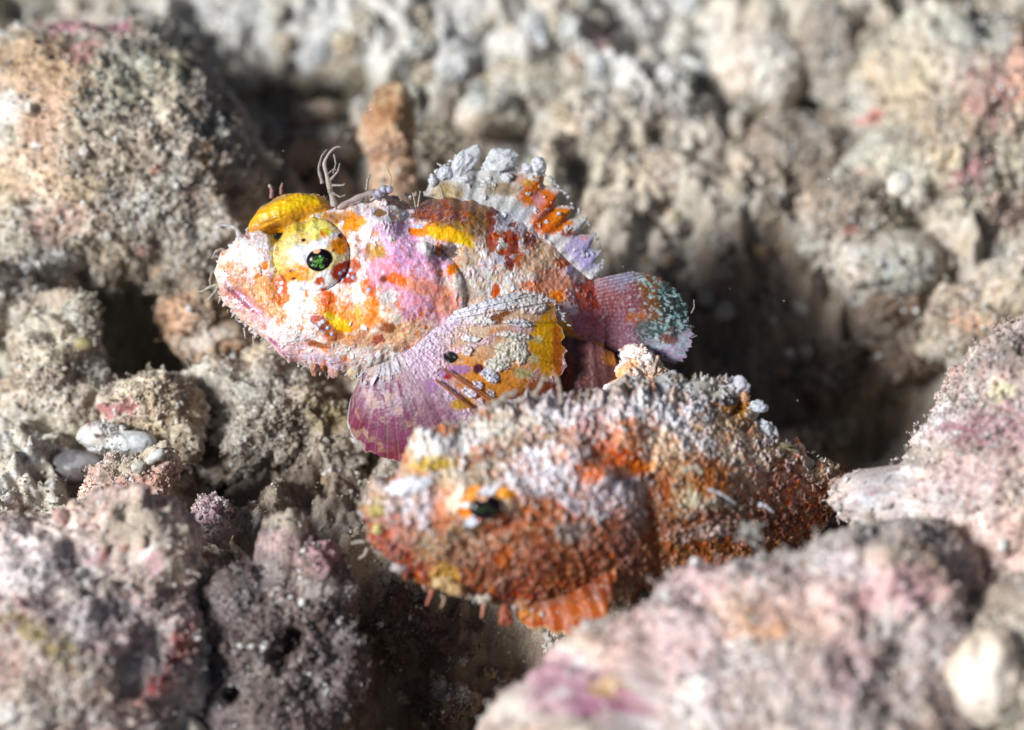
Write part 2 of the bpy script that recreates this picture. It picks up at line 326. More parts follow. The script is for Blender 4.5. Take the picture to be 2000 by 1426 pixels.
rock('shell_chip', None, None, (272, 913, 1.35), [(0, 0, 0, .13, .1, .08)], 4, 4, PAL_WHITE, [], amp=(.3, .1, .02, .0), mat=M_SHELL, parent=c_, grains=0)
b_ = rock('coral_boulder', 'whitish pink boulder filling the bottom left corner, with a red patch', 'coral boulder', (140, 1290, 3.3),
 [(0, 0, 0, 2.1, 2.0, 1.9), (.9, 1.9, -.3, 1.35, 1.2, 1.1), (-.9, 1.3, 0, 1.4, 1.2, 1.3), (1.2, .2, 0, 1.2, 1.2, 1.2), (-.6, -1.5, .5, 2, 1.5, 1.8), (1.1, -.6, .2, 1.1, .9, 1.0)], 7, 17, PAL_PINK,
 [(80, 1240, 85, 26, -25, (.36, .28, .07), .3, .9), (130, 1300, 40, 20, -25, (.36, .28, .07), .3, .8), (345, 1270, 20, 42, -18, (.52, .05, .04), .25, 1), (310, 1335, 42, 14, 40, (.42, .03, .05), .25, 1), (200, 1085, 75, 4.5, 22, (.36, .06, .07), .2, 1),
  (290, 1085, 15, 45, 30, (.78, .48, .50), .3, .9), (270, 1020, 60, 35, 0, (.46, .40, .31), .4, .8), (215, 1150, 90, 25, 10, (.40, .33, .26), .4, .7), (110, 1190, 50, 35, -40, (.14, .06, .07), .4, .9), (260, 1310, 30, 18, 10, (.86, .78, .76), .3, .9),
  (60, 1090, 110, 60, 10, (.82, .78, .78), .4, .8), (200, 1210, 90, 50, 0, (.82, .76, .76), .4, .7), (120, 1150, 60, 30, 0, (.80, .74, .70), .4, .7), (225, 1250, 60, 20, 20, (.66, .50, .50), .4, .8), (60, 1380, 120, 50, 0, (.52, .49, .42), .4, .8), (10, 1400, 30, 40, 30, WHT, .3, .9), (285, 1172, 12, 7, 5, MAG, .3, .9), (180, 1400, 60, 30, 0, (.60, .58, .55), .4, .7)], amp=(.17, .17, .08, .035), grains=1.6)
rock('coral_chunk', 'lilac pink knob dusted with white grains between the two lower left rocks', 'coral chunk', (410, 1005, .7), [(0, 0, 0, .34, .36, .35), (.15, -.3, 0, .3, .3, .3)], 5, 18, PAL_PINK, [(408, 990, 40, 40, 0, (.52, .34, .42), .4, .8)], grains=2.5)
_dm = [(tuple(.62*v for v in c), w_) for c, w_ in PAL_MAUVE]  # mauve darkened to make up for shade that misses this rock
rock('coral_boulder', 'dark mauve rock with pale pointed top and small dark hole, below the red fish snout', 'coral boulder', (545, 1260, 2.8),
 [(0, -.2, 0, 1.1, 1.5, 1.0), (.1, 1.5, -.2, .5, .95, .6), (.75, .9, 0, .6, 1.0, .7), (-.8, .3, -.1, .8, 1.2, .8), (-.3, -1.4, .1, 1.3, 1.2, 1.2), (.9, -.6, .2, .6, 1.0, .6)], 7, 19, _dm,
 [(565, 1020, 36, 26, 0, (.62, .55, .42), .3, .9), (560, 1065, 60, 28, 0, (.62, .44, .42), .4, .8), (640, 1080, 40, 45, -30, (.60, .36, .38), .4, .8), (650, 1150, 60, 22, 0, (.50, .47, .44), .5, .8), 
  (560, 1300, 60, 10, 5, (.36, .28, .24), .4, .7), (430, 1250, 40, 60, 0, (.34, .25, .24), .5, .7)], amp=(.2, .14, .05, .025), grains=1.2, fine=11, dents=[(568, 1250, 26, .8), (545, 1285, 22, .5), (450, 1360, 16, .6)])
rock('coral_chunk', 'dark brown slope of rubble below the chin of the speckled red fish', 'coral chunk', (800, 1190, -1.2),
 [(0, 0, 0, 1.5, 1.0, 1.0), (1.1, -.4, 0, 1.1, .8, .9), (-.6, .8, -.3, 1.0, .8, .9)], 7, 20, PAL_SHADED, [(900, 1230, 90, 50, 0, (.20, .14, .13), .4, .7)], grains=1.0)  # slope colours darkened, shade put into the palette
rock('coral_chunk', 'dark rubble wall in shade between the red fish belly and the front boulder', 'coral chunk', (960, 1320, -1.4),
 [(0, 0, 0, 1.3, 1.0, 1.0), (-.9, -.6, 0, 1.1, .9, .9), (.7, .5, 0, .9, .7, .8)], 7, 75, PAL_SHADED, [], grains=1.0)  # wall colours carry painted shade through the darkened palette
rock('coral_chunk', 'small pale lump lit at the bottom of the black crevice', 'coral chunk', (885, 1370, .3), [(0, 0, 0, .42, .34, .35), (-.3, .3, 0, .2, .3, .25)], 5, 21, PAL_SHADED, [(880, 1350, 40, 26, -20, (.50, .50, .50), .4, .8)], grains=1.5)
f_ = rock('coral_boulder', 'large blurred pink boulder in the right foreground with an orange stain', 'coral boulder', (1560, 1480, 5.4),
 [(0, 0, 0, 2.9, 2.3, 2.2), (-.9, 2.0, -.4, 1.7, 1.4, 1.3), (1.4, 2.3, -.6, 1.7, 1.6, 1.5), (-2.0, 1.3, 0, 1.1, 1.5, 1.3), (-3.9, -.1, .6, 1.8, 1.6, 1.5), (-3.2, 1.4, .2, 1.1, .9, 1.1), (2.0, 0, 0, 1.3, 2.4, 1.6), (.3, 1.6, -.2, 1.6, 1.6, 1.4), (2.2, 2.6, -1.2, 1.5, 1.1, 1.2)], 7, 22, PAL_PINK,
 [(1500, 1215, 90, 38, 5, (.60, .28, .11), .5, .9), (1300, 1250, 120, 70, 0, (.74, .50, .48), .5, .6), (1600, 1180, 120, 50, 0, (.80, .62, .58), .5, .6), (1450, 1350, 140, 50, 0, (.78, .64, .60), .5, .6), (1420, 1180, 60, 40, 0, (.58, .40, .28), .5, .6), (1350, 1130, 80, 50, 0, (.62, .36, .38), .5, .6), (1650, 1110, 60, 24, -20, (.84, .74, .78), .4, .8), (1750, 1150, 110, 40, 10, (.66, .34, .38), .5, .7),
  (1100, 1340, 110, 60, -10, (.55, .26, .38), .5, .8), (1180, 1372, 60, 25, 0, (.55, .16, .34), .4, .8), (1175, 1345, 22, 28, -20, (.60, .42, .16), .3, .9), (1000, 1340, 40, 50, 0, (.66, .62, .55), .4, .8), (1130, 1300, 12, 16, 0, WHT, .3, 1), (1085, 1355, 22, 12, 0, WHT, .3, .9),
  (1690, 1030, 90, 40, 0, (.44, .40, .36), .5, .7), (1560, 1070, 80, 26, 0, (.56, .52, .47), .5, .7), (1780, 970, 100, 14, 5, (.62, .28, .38), .4, .7), (1450, 1290, 60, 26, 20, (.56, .54, .50), .5, .7), (1560, 1390, 120, 40, 0, (.58, .52, .47), .5, .6), (1650, 1300, 60, 90, 0, (.66, .42, .44), .5, .6),
  (1740, 965, 18, 14, 0, (.66, .72, .45), .3, 1), (1775, 965, 18, 11, -20, (.68, .70, .48), .3, 1), (1350, 1345, 16, 22, 0, WHT, .3, .9), (1690, 960, 26, 22, 0, (.16, .12, .08), .4, .9), (1260, 1130, 60, 60, 0, (.52, .48, .46), .5, .6)], amp=(.11, .15, .09, .04), grains=1.8, fine=9)
rock('coral_boulder', 'pink and grey slope rising at the right edge beside the dark hollow', 'coral boulder', (2010, 900, 2.4),
 [(0, 0, 0, 1.9, 1.7, 1.6), (-1.2, -.7, 0, 1.7, 1.0, 1.2), (-2.6, -.7, 0, 1.2, .6, 1.0), (.2, 1.4, -.2, 1.5, 1.1, 1.1), (0, -1.8, .6, 2.2, 1.8, 1.6)], 7, 23, PAL_PINK,
 [(1960, 690, 80, 30, 30, (.22, .19, .17), .4, .8), (1900, 840, 70, 34, 20, (.28, .10, .13), .4, .9), (1980, 840, 60, 40, 0, (.66, .40, .44), .4, .8), (1830, 900, 60, 40, 20, (.56, .44, .38), .4, .7), (1960, 760, 30, 14, 0, (.74, .74, .48), .3, .9), (1900, 930, 60, 30, 0, (.70, .52, .52), .4, .7), (1800, 890, 50, 20, 25, (.36, .32, .27), .4, .7), (1900, 1060, 90, 50, 0, (.60, .42, .36), .5, .6)], amp=(.14, .15, .08, .035), grains=1.7, fine=11)
rock('pebble', 'big smooth cream pebble in the bottom right corner of the rubble', 'pebble', (1922, 1322, 6.6), [(0, 0, 0, .62, .84, .6)], 6, 24, [((.84, .76, .66), 1)], [(1925, 1330, 50, 60, 20, (.88, .83, .76), .5, .8), (1890, 1250, 30, 40, 0, (.70, .58, .46), .5, .8)], amp=(.1, .06, .02, .008), mat=M_SHELL, grains=.3, rot=-15)
rock('coral_chunk', 'grey brown rubble around the cream pebble in the bottom right corner', 'coral chunk', (2000, 1330, 5.3), [(0, 0, 0, 1.2, 1.6, 1.2), (-1.0, -1.0, 0, .9, .8, .9)], 6, 25, PAL_SAND, [(1840, 1350, 40, 60, 0, (.34, .20, .14), .5, .7), (1960, 1160, 60, 60, 0, (.36, .28, .22), .5, .7)], grains=1.6)
# background, upper right
r_ = rock('coral_boulder', 'beige boulder with red crust patches in the upper right corner', 'coral boulder', (1900, 330, -6.0),
 [(0, 0, 0, 1.8, 2.0, 1.9), (-1.2, -.1, .2, 1.5, 1.0, 1.2), (-.4, 1.8, -.3, 1.8, 1.6, 1.5), (.8, 1.0, 0, 1.6, 2.0, 1.7), (.4, -1.8, .1, 1.8, 1.3, 1.5), (-1.3, 1.4, -.4, 1.0, 1.2, 1.1)], 7, 26, PAL_SAND,
 [(1930, 190, 50, 70, 20, (.46, .22, .22), .4, .8), (1900, 330, 45, 26, 40, (.34, .10, .14), .3, .9), (1960, 420, 50, 50, 0, (.60, .36, .32), .4, .7), (1990, 130, 26, 60, 0, (.72, .40, .30), .3, .9), (1600, 275, 17, 16, 0, (.55, .10, .09), .3, 1), (1690, 235, 36, 12, 15, (.55, .10, .09), .3, .9),
  (1660, 343, 60, 9, 5, (.45, .13, .10), .3, .8), (1700, 300, 90, 45, 0, (.58, .55, .44), .4, .7), (1790, 350, 36, 30, 0, (.78, .76, .68), .3, .8), (1870, 60, 60, 40, 0, (.40, .42, .39), .4, .7), (1760, 100, 50, 60, 0, (.38, .33, .26), .4, .7), (1850, 430, 60, 60, 0, (.52, .45, .33), .5, .5), (1900, 560, 110, 50, 0, (.56, .48, .36), .5, .6)], amp=(.16, .17, .08, .035), grains=1.7)
rock('shell_fragment', 'bright white oval shell tucked under the ledge of the upper right boulder', 'shell fragment', (1757, 358, -3.6), [(0, 0, 0, .24, .3, .12)], 5, 27, [((.86, .84, .76), 1)], [], amp=(.14, .03, .0, .003), mat=M_SHELL, grains=.2, rot=-25)
rock('coral_chunk', 'dim brown rubble under the ledge and above the dark hollow', 'coral chunk', (1660, 430, -4.6), [(0, 0, 0, 1.0, .7, .8), (.6, -.9, 0, 1.2, .8, .9)], 6, 28, PAL_SAND, [(1650, 400, 70, 60, 0, (.28, .22, .17), .4, .8), (1650, 450, 20, 10, 0, (.5, .15, .12), .4, .8)], grains=1.4)
rock('coral_chunk', 'beige orange stained lump at the right rim of the dark hollow', 'coral chunk', (1900, 640, -3.6), [(0, 0, 0, 1.2, .8, 1.0), (.9, .6, 0, 1.0, .8, .9)], 6, 29, PAL_SAND, [(1905, 625, 45, 26, 0, (.56, .30, .18), .4, .9), (1960, 620, 60, 40, 0, (.56, .47, .34), .4, .7)], grains=1.5)
rock('pebble', 'big rounded beige pebble in the blurred upper right background', 'pebble', (1480, 145, -7.4), [(0, 0, 0, .98, .92, .8), (-.35, -.3, 0, .75, .7, .7)], 6, 30, [((.82, .76, .66), .5), ((.72, .60, .48), .25), ((.88, .86, .80), .25)], [(1520, 130, 60, 60, 20, (.88, .86, .80), .5, .8), (1440, 160, 40, 50, 0, (.60, .48, .37), .5, .7)], amp=(.14, .07, .03, .012), mat=M_SHELL, grains=.5, rot=10)
rock('coral_chunk', 'white knobbly chunk left of the big beige pebble', 'coral chunk', (1300, 215, -6.4), [(0, 0, 0, .8, .5, .7), (.1, .5, 0, .38, .5, .5), (-.4, -.1, 0, .5, .35, .5), (.3, -.6, 0, .7, .6, .7)], 6, 31, PAL_WHITE, [(1300, 290, 70, 40, 0, (.60, .55, .45), .4, .7)], amp=(.2, .2, .09, .03), grains=1.0)
rock('coral_branch', 'pinkish broken coral branch lying in the blurred background at top centre', 'coral branch', (1150, 100, -7.4), [(-.45, 0, 0, .75, .4, .4), (.45, -.02, 0, .7, .42, .42)], 6, 32, [((.58, .45, .38), .6), ((.66, .50, .46), .4)], [(1165, 110, 40, 40, 0, (.70, .48, .46), .5, .8), (1180, 165, 40, 24, -40, (.50, .30, .20), .4, .8), (1105, 40, 40, 30, 0, (.62, .52, .44), .5, .6)], amp=(.14, .05, .03, .01), mat=M_SHELL, grains=.5, rot=-52)
rock('coral_chunk', 'wide beige rubble mound behind the spiny back fin', 'coral chunk', (1140, 330, -5.9), [(0, 0, 0, 1.2, .9, 1.0), (1.5, -.4, 0, 1.6, .9, 1.0), (.4, -1.0, .2, 1.6, .8, 1.0), (2.6, -.7, 0, 1.3, .9, 1.0)], 7, 33, PAL_SAND, [(1160, 330, 120, 80, 0, (.56, .49, .38), .5, .5), (1200, 400, 60, 30, 0, (.60, .42, .36), .5, .4), (1320, 470, 200, 60, 0, (.44, .42, .38), .5, .5)], grains=1.6)
rock('coral_chunk', 'brownish white lump below the coral branch in the background', 'coral chunk', (1060, 170, -7.4), [(0, 0, 0, 1.1, .6, .8), (-.9, -.2, 0, .8, .6, .7)], 6, 34, PAL_SAND, [(1050, 75, 30, 20, 0, (.2, .1, .09), .4, .8), (1040, 190, 60, 30, 0, (.60, .58, .53), .4, .7)], grains=1.4)
rock('coral_chunk', 'grey rubble lump in the shaded gap behind the fuzzy algae tuft', 'coral chunk', (965, 235, -6.6), [(0, 0, 0, .7, .5, .6)], 6, 35, PAL_SAND, [(960, 200, 60, 20, 0, (.55, .55, .55), .4, .6)], grains=1.4)
s_ = rock('sponge', 'upright orange brown sponge column behind the head of the yellow-browed fish', 'sponge', (768, 300, -3.9), [(0, -.6, 0, .48, 1.0, .45), (-.02, .5, 0, .40, .62, .38), (-.2, .35, 0, .42, .5, .4), (.1, .95, 0, .30, .42, .3), (-.2, .9, 0, .2, .4, .25)], 6, 36, [((.62, .42, .29), .5), ((.52, .29, .17), .25), ((.68, .58, .46), .25)],
 [(745, 225, 40, 28, 20, (.36, .16, .06), .4, .8), (775, 320, 30, 60, 0, (.60, .42, .29), .5, .7)], amp=(.22, .16, .06, .02), grains=.6)
rock('coral_chunk', 'white lump in the shade at the foot of the largest boulder', 'coral chunk', (598, 235, -5.9), [(0, 0, 0, .3, .42, .3), (.3, .15, 0, .3, .25, .3)], 5, 37, [((.66, .58, .52), .6), ((.46, .38, .32), .4)], [], grains=.6)
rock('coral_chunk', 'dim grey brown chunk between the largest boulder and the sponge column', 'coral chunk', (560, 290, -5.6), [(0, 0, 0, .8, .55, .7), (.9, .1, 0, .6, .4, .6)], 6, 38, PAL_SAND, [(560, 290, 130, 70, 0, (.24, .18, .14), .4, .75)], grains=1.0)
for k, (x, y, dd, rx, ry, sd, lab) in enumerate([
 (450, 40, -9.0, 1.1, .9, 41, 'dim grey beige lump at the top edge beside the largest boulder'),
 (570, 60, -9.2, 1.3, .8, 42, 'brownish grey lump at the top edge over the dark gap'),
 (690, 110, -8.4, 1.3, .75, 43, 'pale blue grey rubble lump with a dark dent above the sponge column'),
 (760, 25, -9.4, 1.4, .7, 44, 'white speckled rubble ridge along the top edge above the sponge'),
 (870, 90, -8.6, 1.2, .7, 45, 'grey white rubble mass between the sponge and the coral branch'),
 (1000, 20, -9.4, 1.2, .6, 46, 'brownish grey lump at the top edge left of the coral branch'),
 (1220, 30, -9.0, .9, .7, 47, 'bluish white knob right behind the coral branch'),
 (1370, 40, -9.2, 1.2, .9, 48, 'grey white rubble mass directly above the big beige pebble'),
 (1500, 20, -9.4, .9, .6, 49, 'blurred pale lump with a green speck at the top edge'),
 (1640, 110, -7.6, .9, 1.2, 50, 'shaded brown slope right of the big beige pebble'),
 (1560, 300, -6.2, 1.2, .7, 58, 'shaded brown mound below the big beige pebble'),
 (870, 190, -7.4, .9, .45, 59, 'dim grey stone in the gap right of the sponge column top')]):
    dark = sd in (50, 58, 42, 59)  # lumps at the gaps get a brown darkening that imitates shade
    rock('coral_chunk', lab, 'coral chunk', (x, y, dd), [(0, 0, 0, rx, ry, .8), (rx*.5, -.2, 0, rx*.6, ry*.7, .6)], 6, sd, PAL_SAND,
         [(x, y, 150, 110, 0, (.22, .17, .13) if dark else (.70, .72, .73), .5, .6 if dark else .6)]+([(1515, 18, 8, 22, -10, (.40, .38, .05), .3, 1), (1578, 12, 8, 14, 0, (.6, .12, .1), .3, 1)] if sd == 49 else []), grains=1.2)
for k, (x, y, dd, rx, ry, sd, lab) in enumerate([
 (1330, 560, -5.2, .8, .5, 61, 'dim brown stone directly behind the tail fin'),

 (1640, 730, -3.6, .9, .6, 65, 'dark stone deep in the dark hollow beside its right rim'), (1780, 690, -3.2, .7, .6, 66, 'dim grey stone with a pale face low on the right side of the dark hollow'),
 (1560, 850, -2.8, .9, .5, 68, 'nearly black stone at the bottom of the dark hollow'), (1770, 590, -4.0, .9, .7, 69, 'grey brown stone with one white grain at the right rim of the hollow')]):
    rock('coral_chunk', lab, 'coral chunk', (x, y, min(dd, -4.3)-.6), [(0, 0, 0, rx, ry*.8, .5), (-rx*.5, -.2, 0, rx*.6, ry*.7, .6)], 6, sd, PAL_SHADED, [(x, y, 60, 40, 0, (.24, .14, .09), .5, .4)], grains=.9)  # hollow stones: part of their shade is in the darkened palette
rock('coral_chunk', 'peach and orange lump wedged under the tail of the yellow-browed fish', 'coral chunk', (1245, 735, .3), [(0, 0, 0, .5, .38, .5), (-.05, .3, 0, .3, .32, .3), (.45, -.2, 0, .45, .25, .4), (-.5, -.25, .0, .4, .25, .4)], 6, 70, [((.82, .60, .46), .5), ((.86, .80, .78), .3), ((.75, .40, .2), .2)],
 [(1235, 695, 34, 22, 0, (.86, .80, .80), .4, .8), (1225, 715, 24, 12, 60, (.85, .40, .10), .4, .8), (1275, 740, 26, 14, -20, (.80, .46, .25), .4, .7), (1320, 745, 22, 8, -40, (.60, .22, .15), .3, .8), (1200, 735, 26, 22, 0, (.8, .36, .1), .4, .7), (1190, 765, 24, 14, 0, (.74, .74, .84), .4, .8)], amp=(.2, .12, .05, .02), grains=.8)
print('rocks', time.time()-T0)
# ------------------------------------------------------------------ fish: closed lofted bodies with flesh, fins and skin flaps
def cinterp(x, xs, ys):                          # smooth interpolation through points
    xs = np.asarray(xs, float); ys = np.asarray(ys, float)
    m = np.gradient(ys, xs); i = np.clip(np.searchsorted(xs, x)-1, 0, len(xs)-2)
    h = xs[i+1]-xs[i]; t = np.clip((x-xs[i])/h, 0, 1); t2 = t*t; t3 = t2*t
    return (2*t3-3*t2+1)*ys[i]+(t3-2*t2+t)*h*m[i]+(-2*t3+3*t2)*ys[i+1]+(t3-t2)*h*m[i+1]
def flakes(px, py, C, dens, col, scale, seed, lo=.16, hi=.3, jag=.5):
    """raised pale skin flakes with ragged outlines; returns colour and height"""
    q = np.stack([px/scale, py/scale, 0*px+seed], 1)
    f1, f2, cid = worley(q+fbm(q*2.3, 2, seed)[:, None]*jag, seed)
    f1 = f1+.0*cid
    a = (1-sstep(lo+.2, hi+.2, f1))*(cid < dens)
    C2 = C*(1-a[:, None])+np.asarray(col)*a[:, None]
    return C2, a
def fish_body(name, parent, x0, x1, topx, topy, botx, boty, thx, thy, dfun, bumps, paintf, nu=760, nv=560, sculpt=0.05, seed=1, dcen=0.0, shape=0.85, rag=9.0, sat_=1.45, gam=1.2):
    t = np.linspace(0, 1, nu); x = x0+(x1-x0)*(0.5-0.5*np.cos(np.pi*t))*0.35+(x1-x0)*t*0.65
    tp = cinterp(x, topx, topy); bt = cinterp(x, botx, boty); th = cinterp(x, thx, thy)
    ends = np.sqrt(np.clip(np.minimum((x-x0), (x1-x))/14, 0, 1)); mid = (tp+bt)/2; hh = (bt-tp)/2*np.maximum(ends, .02); th = th*np.maximum(ends, .05)
    ph = np.linspace(0, 2*np.pi, nv, endpoint=False)
    cs, sn = np.cos(ph), np.sin(ph)
    px = np.repeat(x, nv); py = (mid[:, None]-hh[:, None]*np.sign(sn)*np.abs(sn)**0.95).ravel()
    z = (th[:, None]*np.sign(cs)*np.abs(cs)**shape).ravel()
    near = z > 0
    zz = z.copy()
    face = sstep(0.0, .35, np.tile(np.sign(cs)*np.abs(cs)**shape, nu))
    for (bx, by, rx, ry, an, h, kind) in bumps:
        a = math.radians(an); dx = px-bx; dy = -(py-by)
        e = np.sqrt(((dx*math.cos(a)+dy*math.sin(a))/rx)**2+((-dx*math.sin(a)+dy*math.cos(a))/ry)**2)
        if kind == 'dome': w_ = np.sqrt(np.clip(1-e*e, 0, 1))
        elif kind == 'ring': w_ = np.exp(-((e-1)/.18)**2)
        else: w_ = np.exp(-e*e)
        zz = zz+h*w_*face; zz = zz-h*w_*sstep(0.0, .35, -np.tile(np.sign(cs)*np.abs(cs)**shape, nu))
    col, hgt = paintf(px, py, near)
    q = np.stack([px/100, py/100, zz*.8], 1)
    f1, f2, cid = worley(q*7, seed); g1, g2, _ = worley(q*17, seed+1)
    n3 = fbm(q*2.2, 4, seed+2)
    disp = (hgt+n3*.07+(0.5-f1)*sculpt*1.3+(0.5-g1)*sculpt*.7)
    rim = np.tile(np.sign(sn)*np.abs(sn), nu)
    zz = zz+np.sign(zz)*np.minimum(disp, .5)*np.tile(np.abs(cs)**.5, nu)
    py2 = py-rim*disp*100*.55*np.repeat(np.maximum(ends, .0), nv)
    rg_ = fbm(np.stack([px/22, 0*px+rim*2, zz], 1), 3, seed+7)*rag*np.abs(rim)**3*np.repeat(ends, nv)
    py2 = py2-rim/np.maximum(np.abs(rim), .01)*rg_
    V = P(px, py2, dfun(px)+dcen+zz)
    col = np.clip(col, .004, .95)**gam*1.08; sat = col.mean(1, keepdims=True); sv = np.where(np.hypot((px-608)/76, (py-500)/76) < 1, 1.05, sat_)[:, None] if sat_ > 1.4 else sat_; col = np.clip(sat+(col-sat)*sv, .004, .95)*(0.95+.14*(0.5-g1)[:, None]*2)
    F = gridF(nu, nv, True)
    c0 = len(V); V = np.vstack([V, V[:nv].mean(0), V[-nv:].mean(0)]); col = np.vstack([col, col[0], col[-nv]])
    j = np.arange(nv); cap = np.stack([j, (j+1) % nv, np.full(nv, c0), np.full(nv, c0)], 1)
    # closing caps as triangles: kept in a quad array by splitting the edge point
    V = np.vstack([V]); F = F
    o = mk(name, V[:-2], F, M_SKIN, col[:-2], parent)
    return o
def surf(body, x, y):                           # depth of the body's near side under a point
    if '_s' not in body: 
        me = body.data; nv = len(me.vertices); co = np.empty(nv*3, np.float32); me.vertices.foreach_get('co', co); Wd = co.reshape(-1, 3).astype(float)+np.array(body['_o'])
        _S[body.name] = PX(Wd); body['_s'] = 1
    bx, by, bd = _S[body.name]; m = np.hypot(bx-x, by-y) < 9
    return float(bd[m].max()) if m.any() else float(bd[np.argsort(np.hypot(bx-x, by-y))[:40]].max())
_S = {}
def strip(pts, n):
    pts = np.asarray(pts, float); s = np.concatenate([[0], np.cumsum(np.linalg.norm(np.diff(pts[:, :2], axis=0), axis=1))]); s /= s[-1]
    t = np.linspace(0, 1, n); return np.stack([np.interp(t, s, pts[:, k]) for k in range(pts.shape[1])], 1)
def fin(name, parent, base, marg, nu, nv, paintf, rays=12, ridge=.03, bulge=.15, thick=.025, scal=0.0, seed=1, mat=None, smoothm=True):
    """thin double-skinned fin between a root line and an outer margin (points: px, py, depth)"""
    B = strip(base, nu); M = strip(marg, nu); t = np.linspace(0, 1, nu); s = np.linspace(0, 1, nv)
    k = 9 if smoothm else 1
    if k > 1:
        for A in (B, M):
            pad = np.vstack([np.repeat(A[:1], k//2, 0), A, np.repeat(A[-1:], k//2, 0)])
            A[:] = np.stack([np.convolve(pad[:, i], np.ones(k)/k, 'valid') for i in range(3)], 1)
    ext = 1-scal*np.abs(np.sin(t*math.pi*rays))**.7*0+scal*(np.abs(np.cos(t*math.pi*rays))-1)
    ext = ext*(1+.05*fbm(np.stack([t*rays*3, 0*t, 0*t+seed], 1), 3, seed)/max(.3, 1))
    Q = B[:, None]+(M-B)[:, None]*(s[None, :, None]*ext[:, None, None])
    Q[..., 2] += bulge*np.sin(s*math.pi)[None, :]
    Q[..., 2] += ridge*(np.abs(np.cos(t*math.pi*rays))**3)[:, None]*(1-.5*s)[None, :]
    Q = Q.reshape(-1, 3); n = len(Q)
    uu = np.repeat(t, nv); ss = np.tile(s, nu)
    col, h = paintf(Q[:, 0], Q[:, 1], uu, ss)
    q = np.stack([Q[:, 0]/100, Q[:, 1]/100, Q[:, 2]], 1)
    Q[:, 2] += h+(0.5-worley(q*14, seed)[0])*.012
    edge = np.minimum(np.minimum(uu, 1-uu)*6, (1-ss)*6).clip(0, 1)**.5
    V1 = P(Q[:, 0], Q[:, 1], Q[:, 2]+thick*edge); V2 = P(Q[:, 0], Q[:, 1], Q[:, 2]-thick*edge-.004)
    F = gridF(nu, nv); F2 = F[:, ::-1]+n
    rim = []
    a = np.arange(nu-1)*nv+nv-1; rim.append(np.stack([a, a+nv, a+nv+n, a+n], 1))
    a = np.arange(nv-1); rim.append(np.stack([a, a+1, a+1+n, a+n], 1)); a = a+(nu-1)*nv; rim.append(np.stack([a+1, a, a+n, a+1+n], 1))
    return mk(name, np.vstack([V1, V2]), np.vstack([F, F2]+rim), mat or M_FIN, np.vstack([col, col*.8]), parent)
def blob(name, parent, c, r, an=0, col=(.85, .85, .88), seed=1, sub=4, mat=None, amp=.12, label=None, cols2=None, fine=26):
    U, F = ico(sub); a = math.radians(an)
    ax = np.stack([RIGHT*math.cos(a)+UP*math.sin(a), -RIGHT*math.sin(a)+UP*math.cos(a), TOW])
    n = 1+amp*fbm(U*1.5+seed*3.1, 2, seed)*1.4+amp*.9*(.25-np.abs(fbm(U*4+seed, 3, seed)))
    V = P(*c)+(U*np.array(r)*n[:, None]) @ ax
    C = np.tile(np.array(col, float), (len(U), 1))
    if cols2 is not None:
        g1, g2, cid = worley(V*fine, seed); C = np.where((cid > .5)[:, None], C, np.array(cols2))
    C = C*(1+.15*fbm(V*9, 2, seed))[:, None]
    o = mk(name, V, F, mat or M_FLAP, C, parent)
    if label: o['label'] = label
    return o
def tube(name, parent, pts, r0, r1, col, mat=None, nseg=40, nr=10, seed=0, lump=.15, prof=None):
    A = strip(np.array(pts, float), nseg); k = 5
    pad = np.vstack([np.repeat(A[:1], 2, 0), A, np.repeat(A[-1:], 2, 0)]); A = np.stack([np.convolve(pad[:, i], np.ones(k)/k, 'valid') for i in range(3)], 1)
    W = P(A[:, 0], A[:, 1], A[:, 2]); T = np.gradient(W, axis=0); T /= np.linalg.norm(T, axis=1)[:, None]+1e-9
    N1 = np.cross(T, TOW); N1 /= np.linalg.norm(N1, axis=1)[:, None]+1e-9; N2 = np.cross(T, N1)
    t = np.linspace(0, 1, nseg); r = (r0+(r1-r0)*t)*(1+lump*np.sin(t*23+seed)); r[-1] *= .2; r[0] *= .6
    if prof is not None: r = np.interp(t, np.linspace(0, 1, len(prof)), prof); r[0] *= .15; r[-1] *= .15
    ph = np.linspace(0, 2*np.pi, nr, endpoint=False)
    V = W[:, None]+(N1[:, None]*np.cos(ph)[None, :, None]+N2[:, None]*np.sin(ph)[None, :, None])*r[:, None, None]
    V = V.reshape(-1, 3)
    if prof is not None: ce = np.repeat(W, nr, 0); nn_ = V-ce; V = ce+nn_*(1+.12*fbm(V*3, 3, 4)+.05*(0.5-worley(V*12, 5)[0])+.05*fbm(np.stack([V[:, 0]*2, V[:, 1]*16, V[:, 2]*16], 1), 2, 6))[:, None]
    C = np.tile(np.array(col, float), (len(V), 1))*(1+.2*fbm(V*11, 2, seed))[:, None]
    return mk(name, V, gridF(nseg, nr, True), mat or M_FLAP, C, parent)
W_ = (.82, .82, .86); CR = (.80, .74, .66); LIL = (.70, .56, .82); PK = (.84, .46, .62); PK2 = (.80, .40, .52); OR = (.84, .26, .04); OR2 = (.86, .42, .16); YE = (.85, .56, .02)
RD = (.38, .05, .015); DR = (.20, .025, .015); BR = (.30, .10, .03); BK = (.02, .012, .01); SKY = (.45, .60, .85); TAN = (.50, .38, .28); MAU = (.50, .22, .34); PCH = (.86, .58, .42)
def raise_of(C, C0, gain=.06):
    return gain*np.clip(C.mean(1)-.35, -.3, .5)
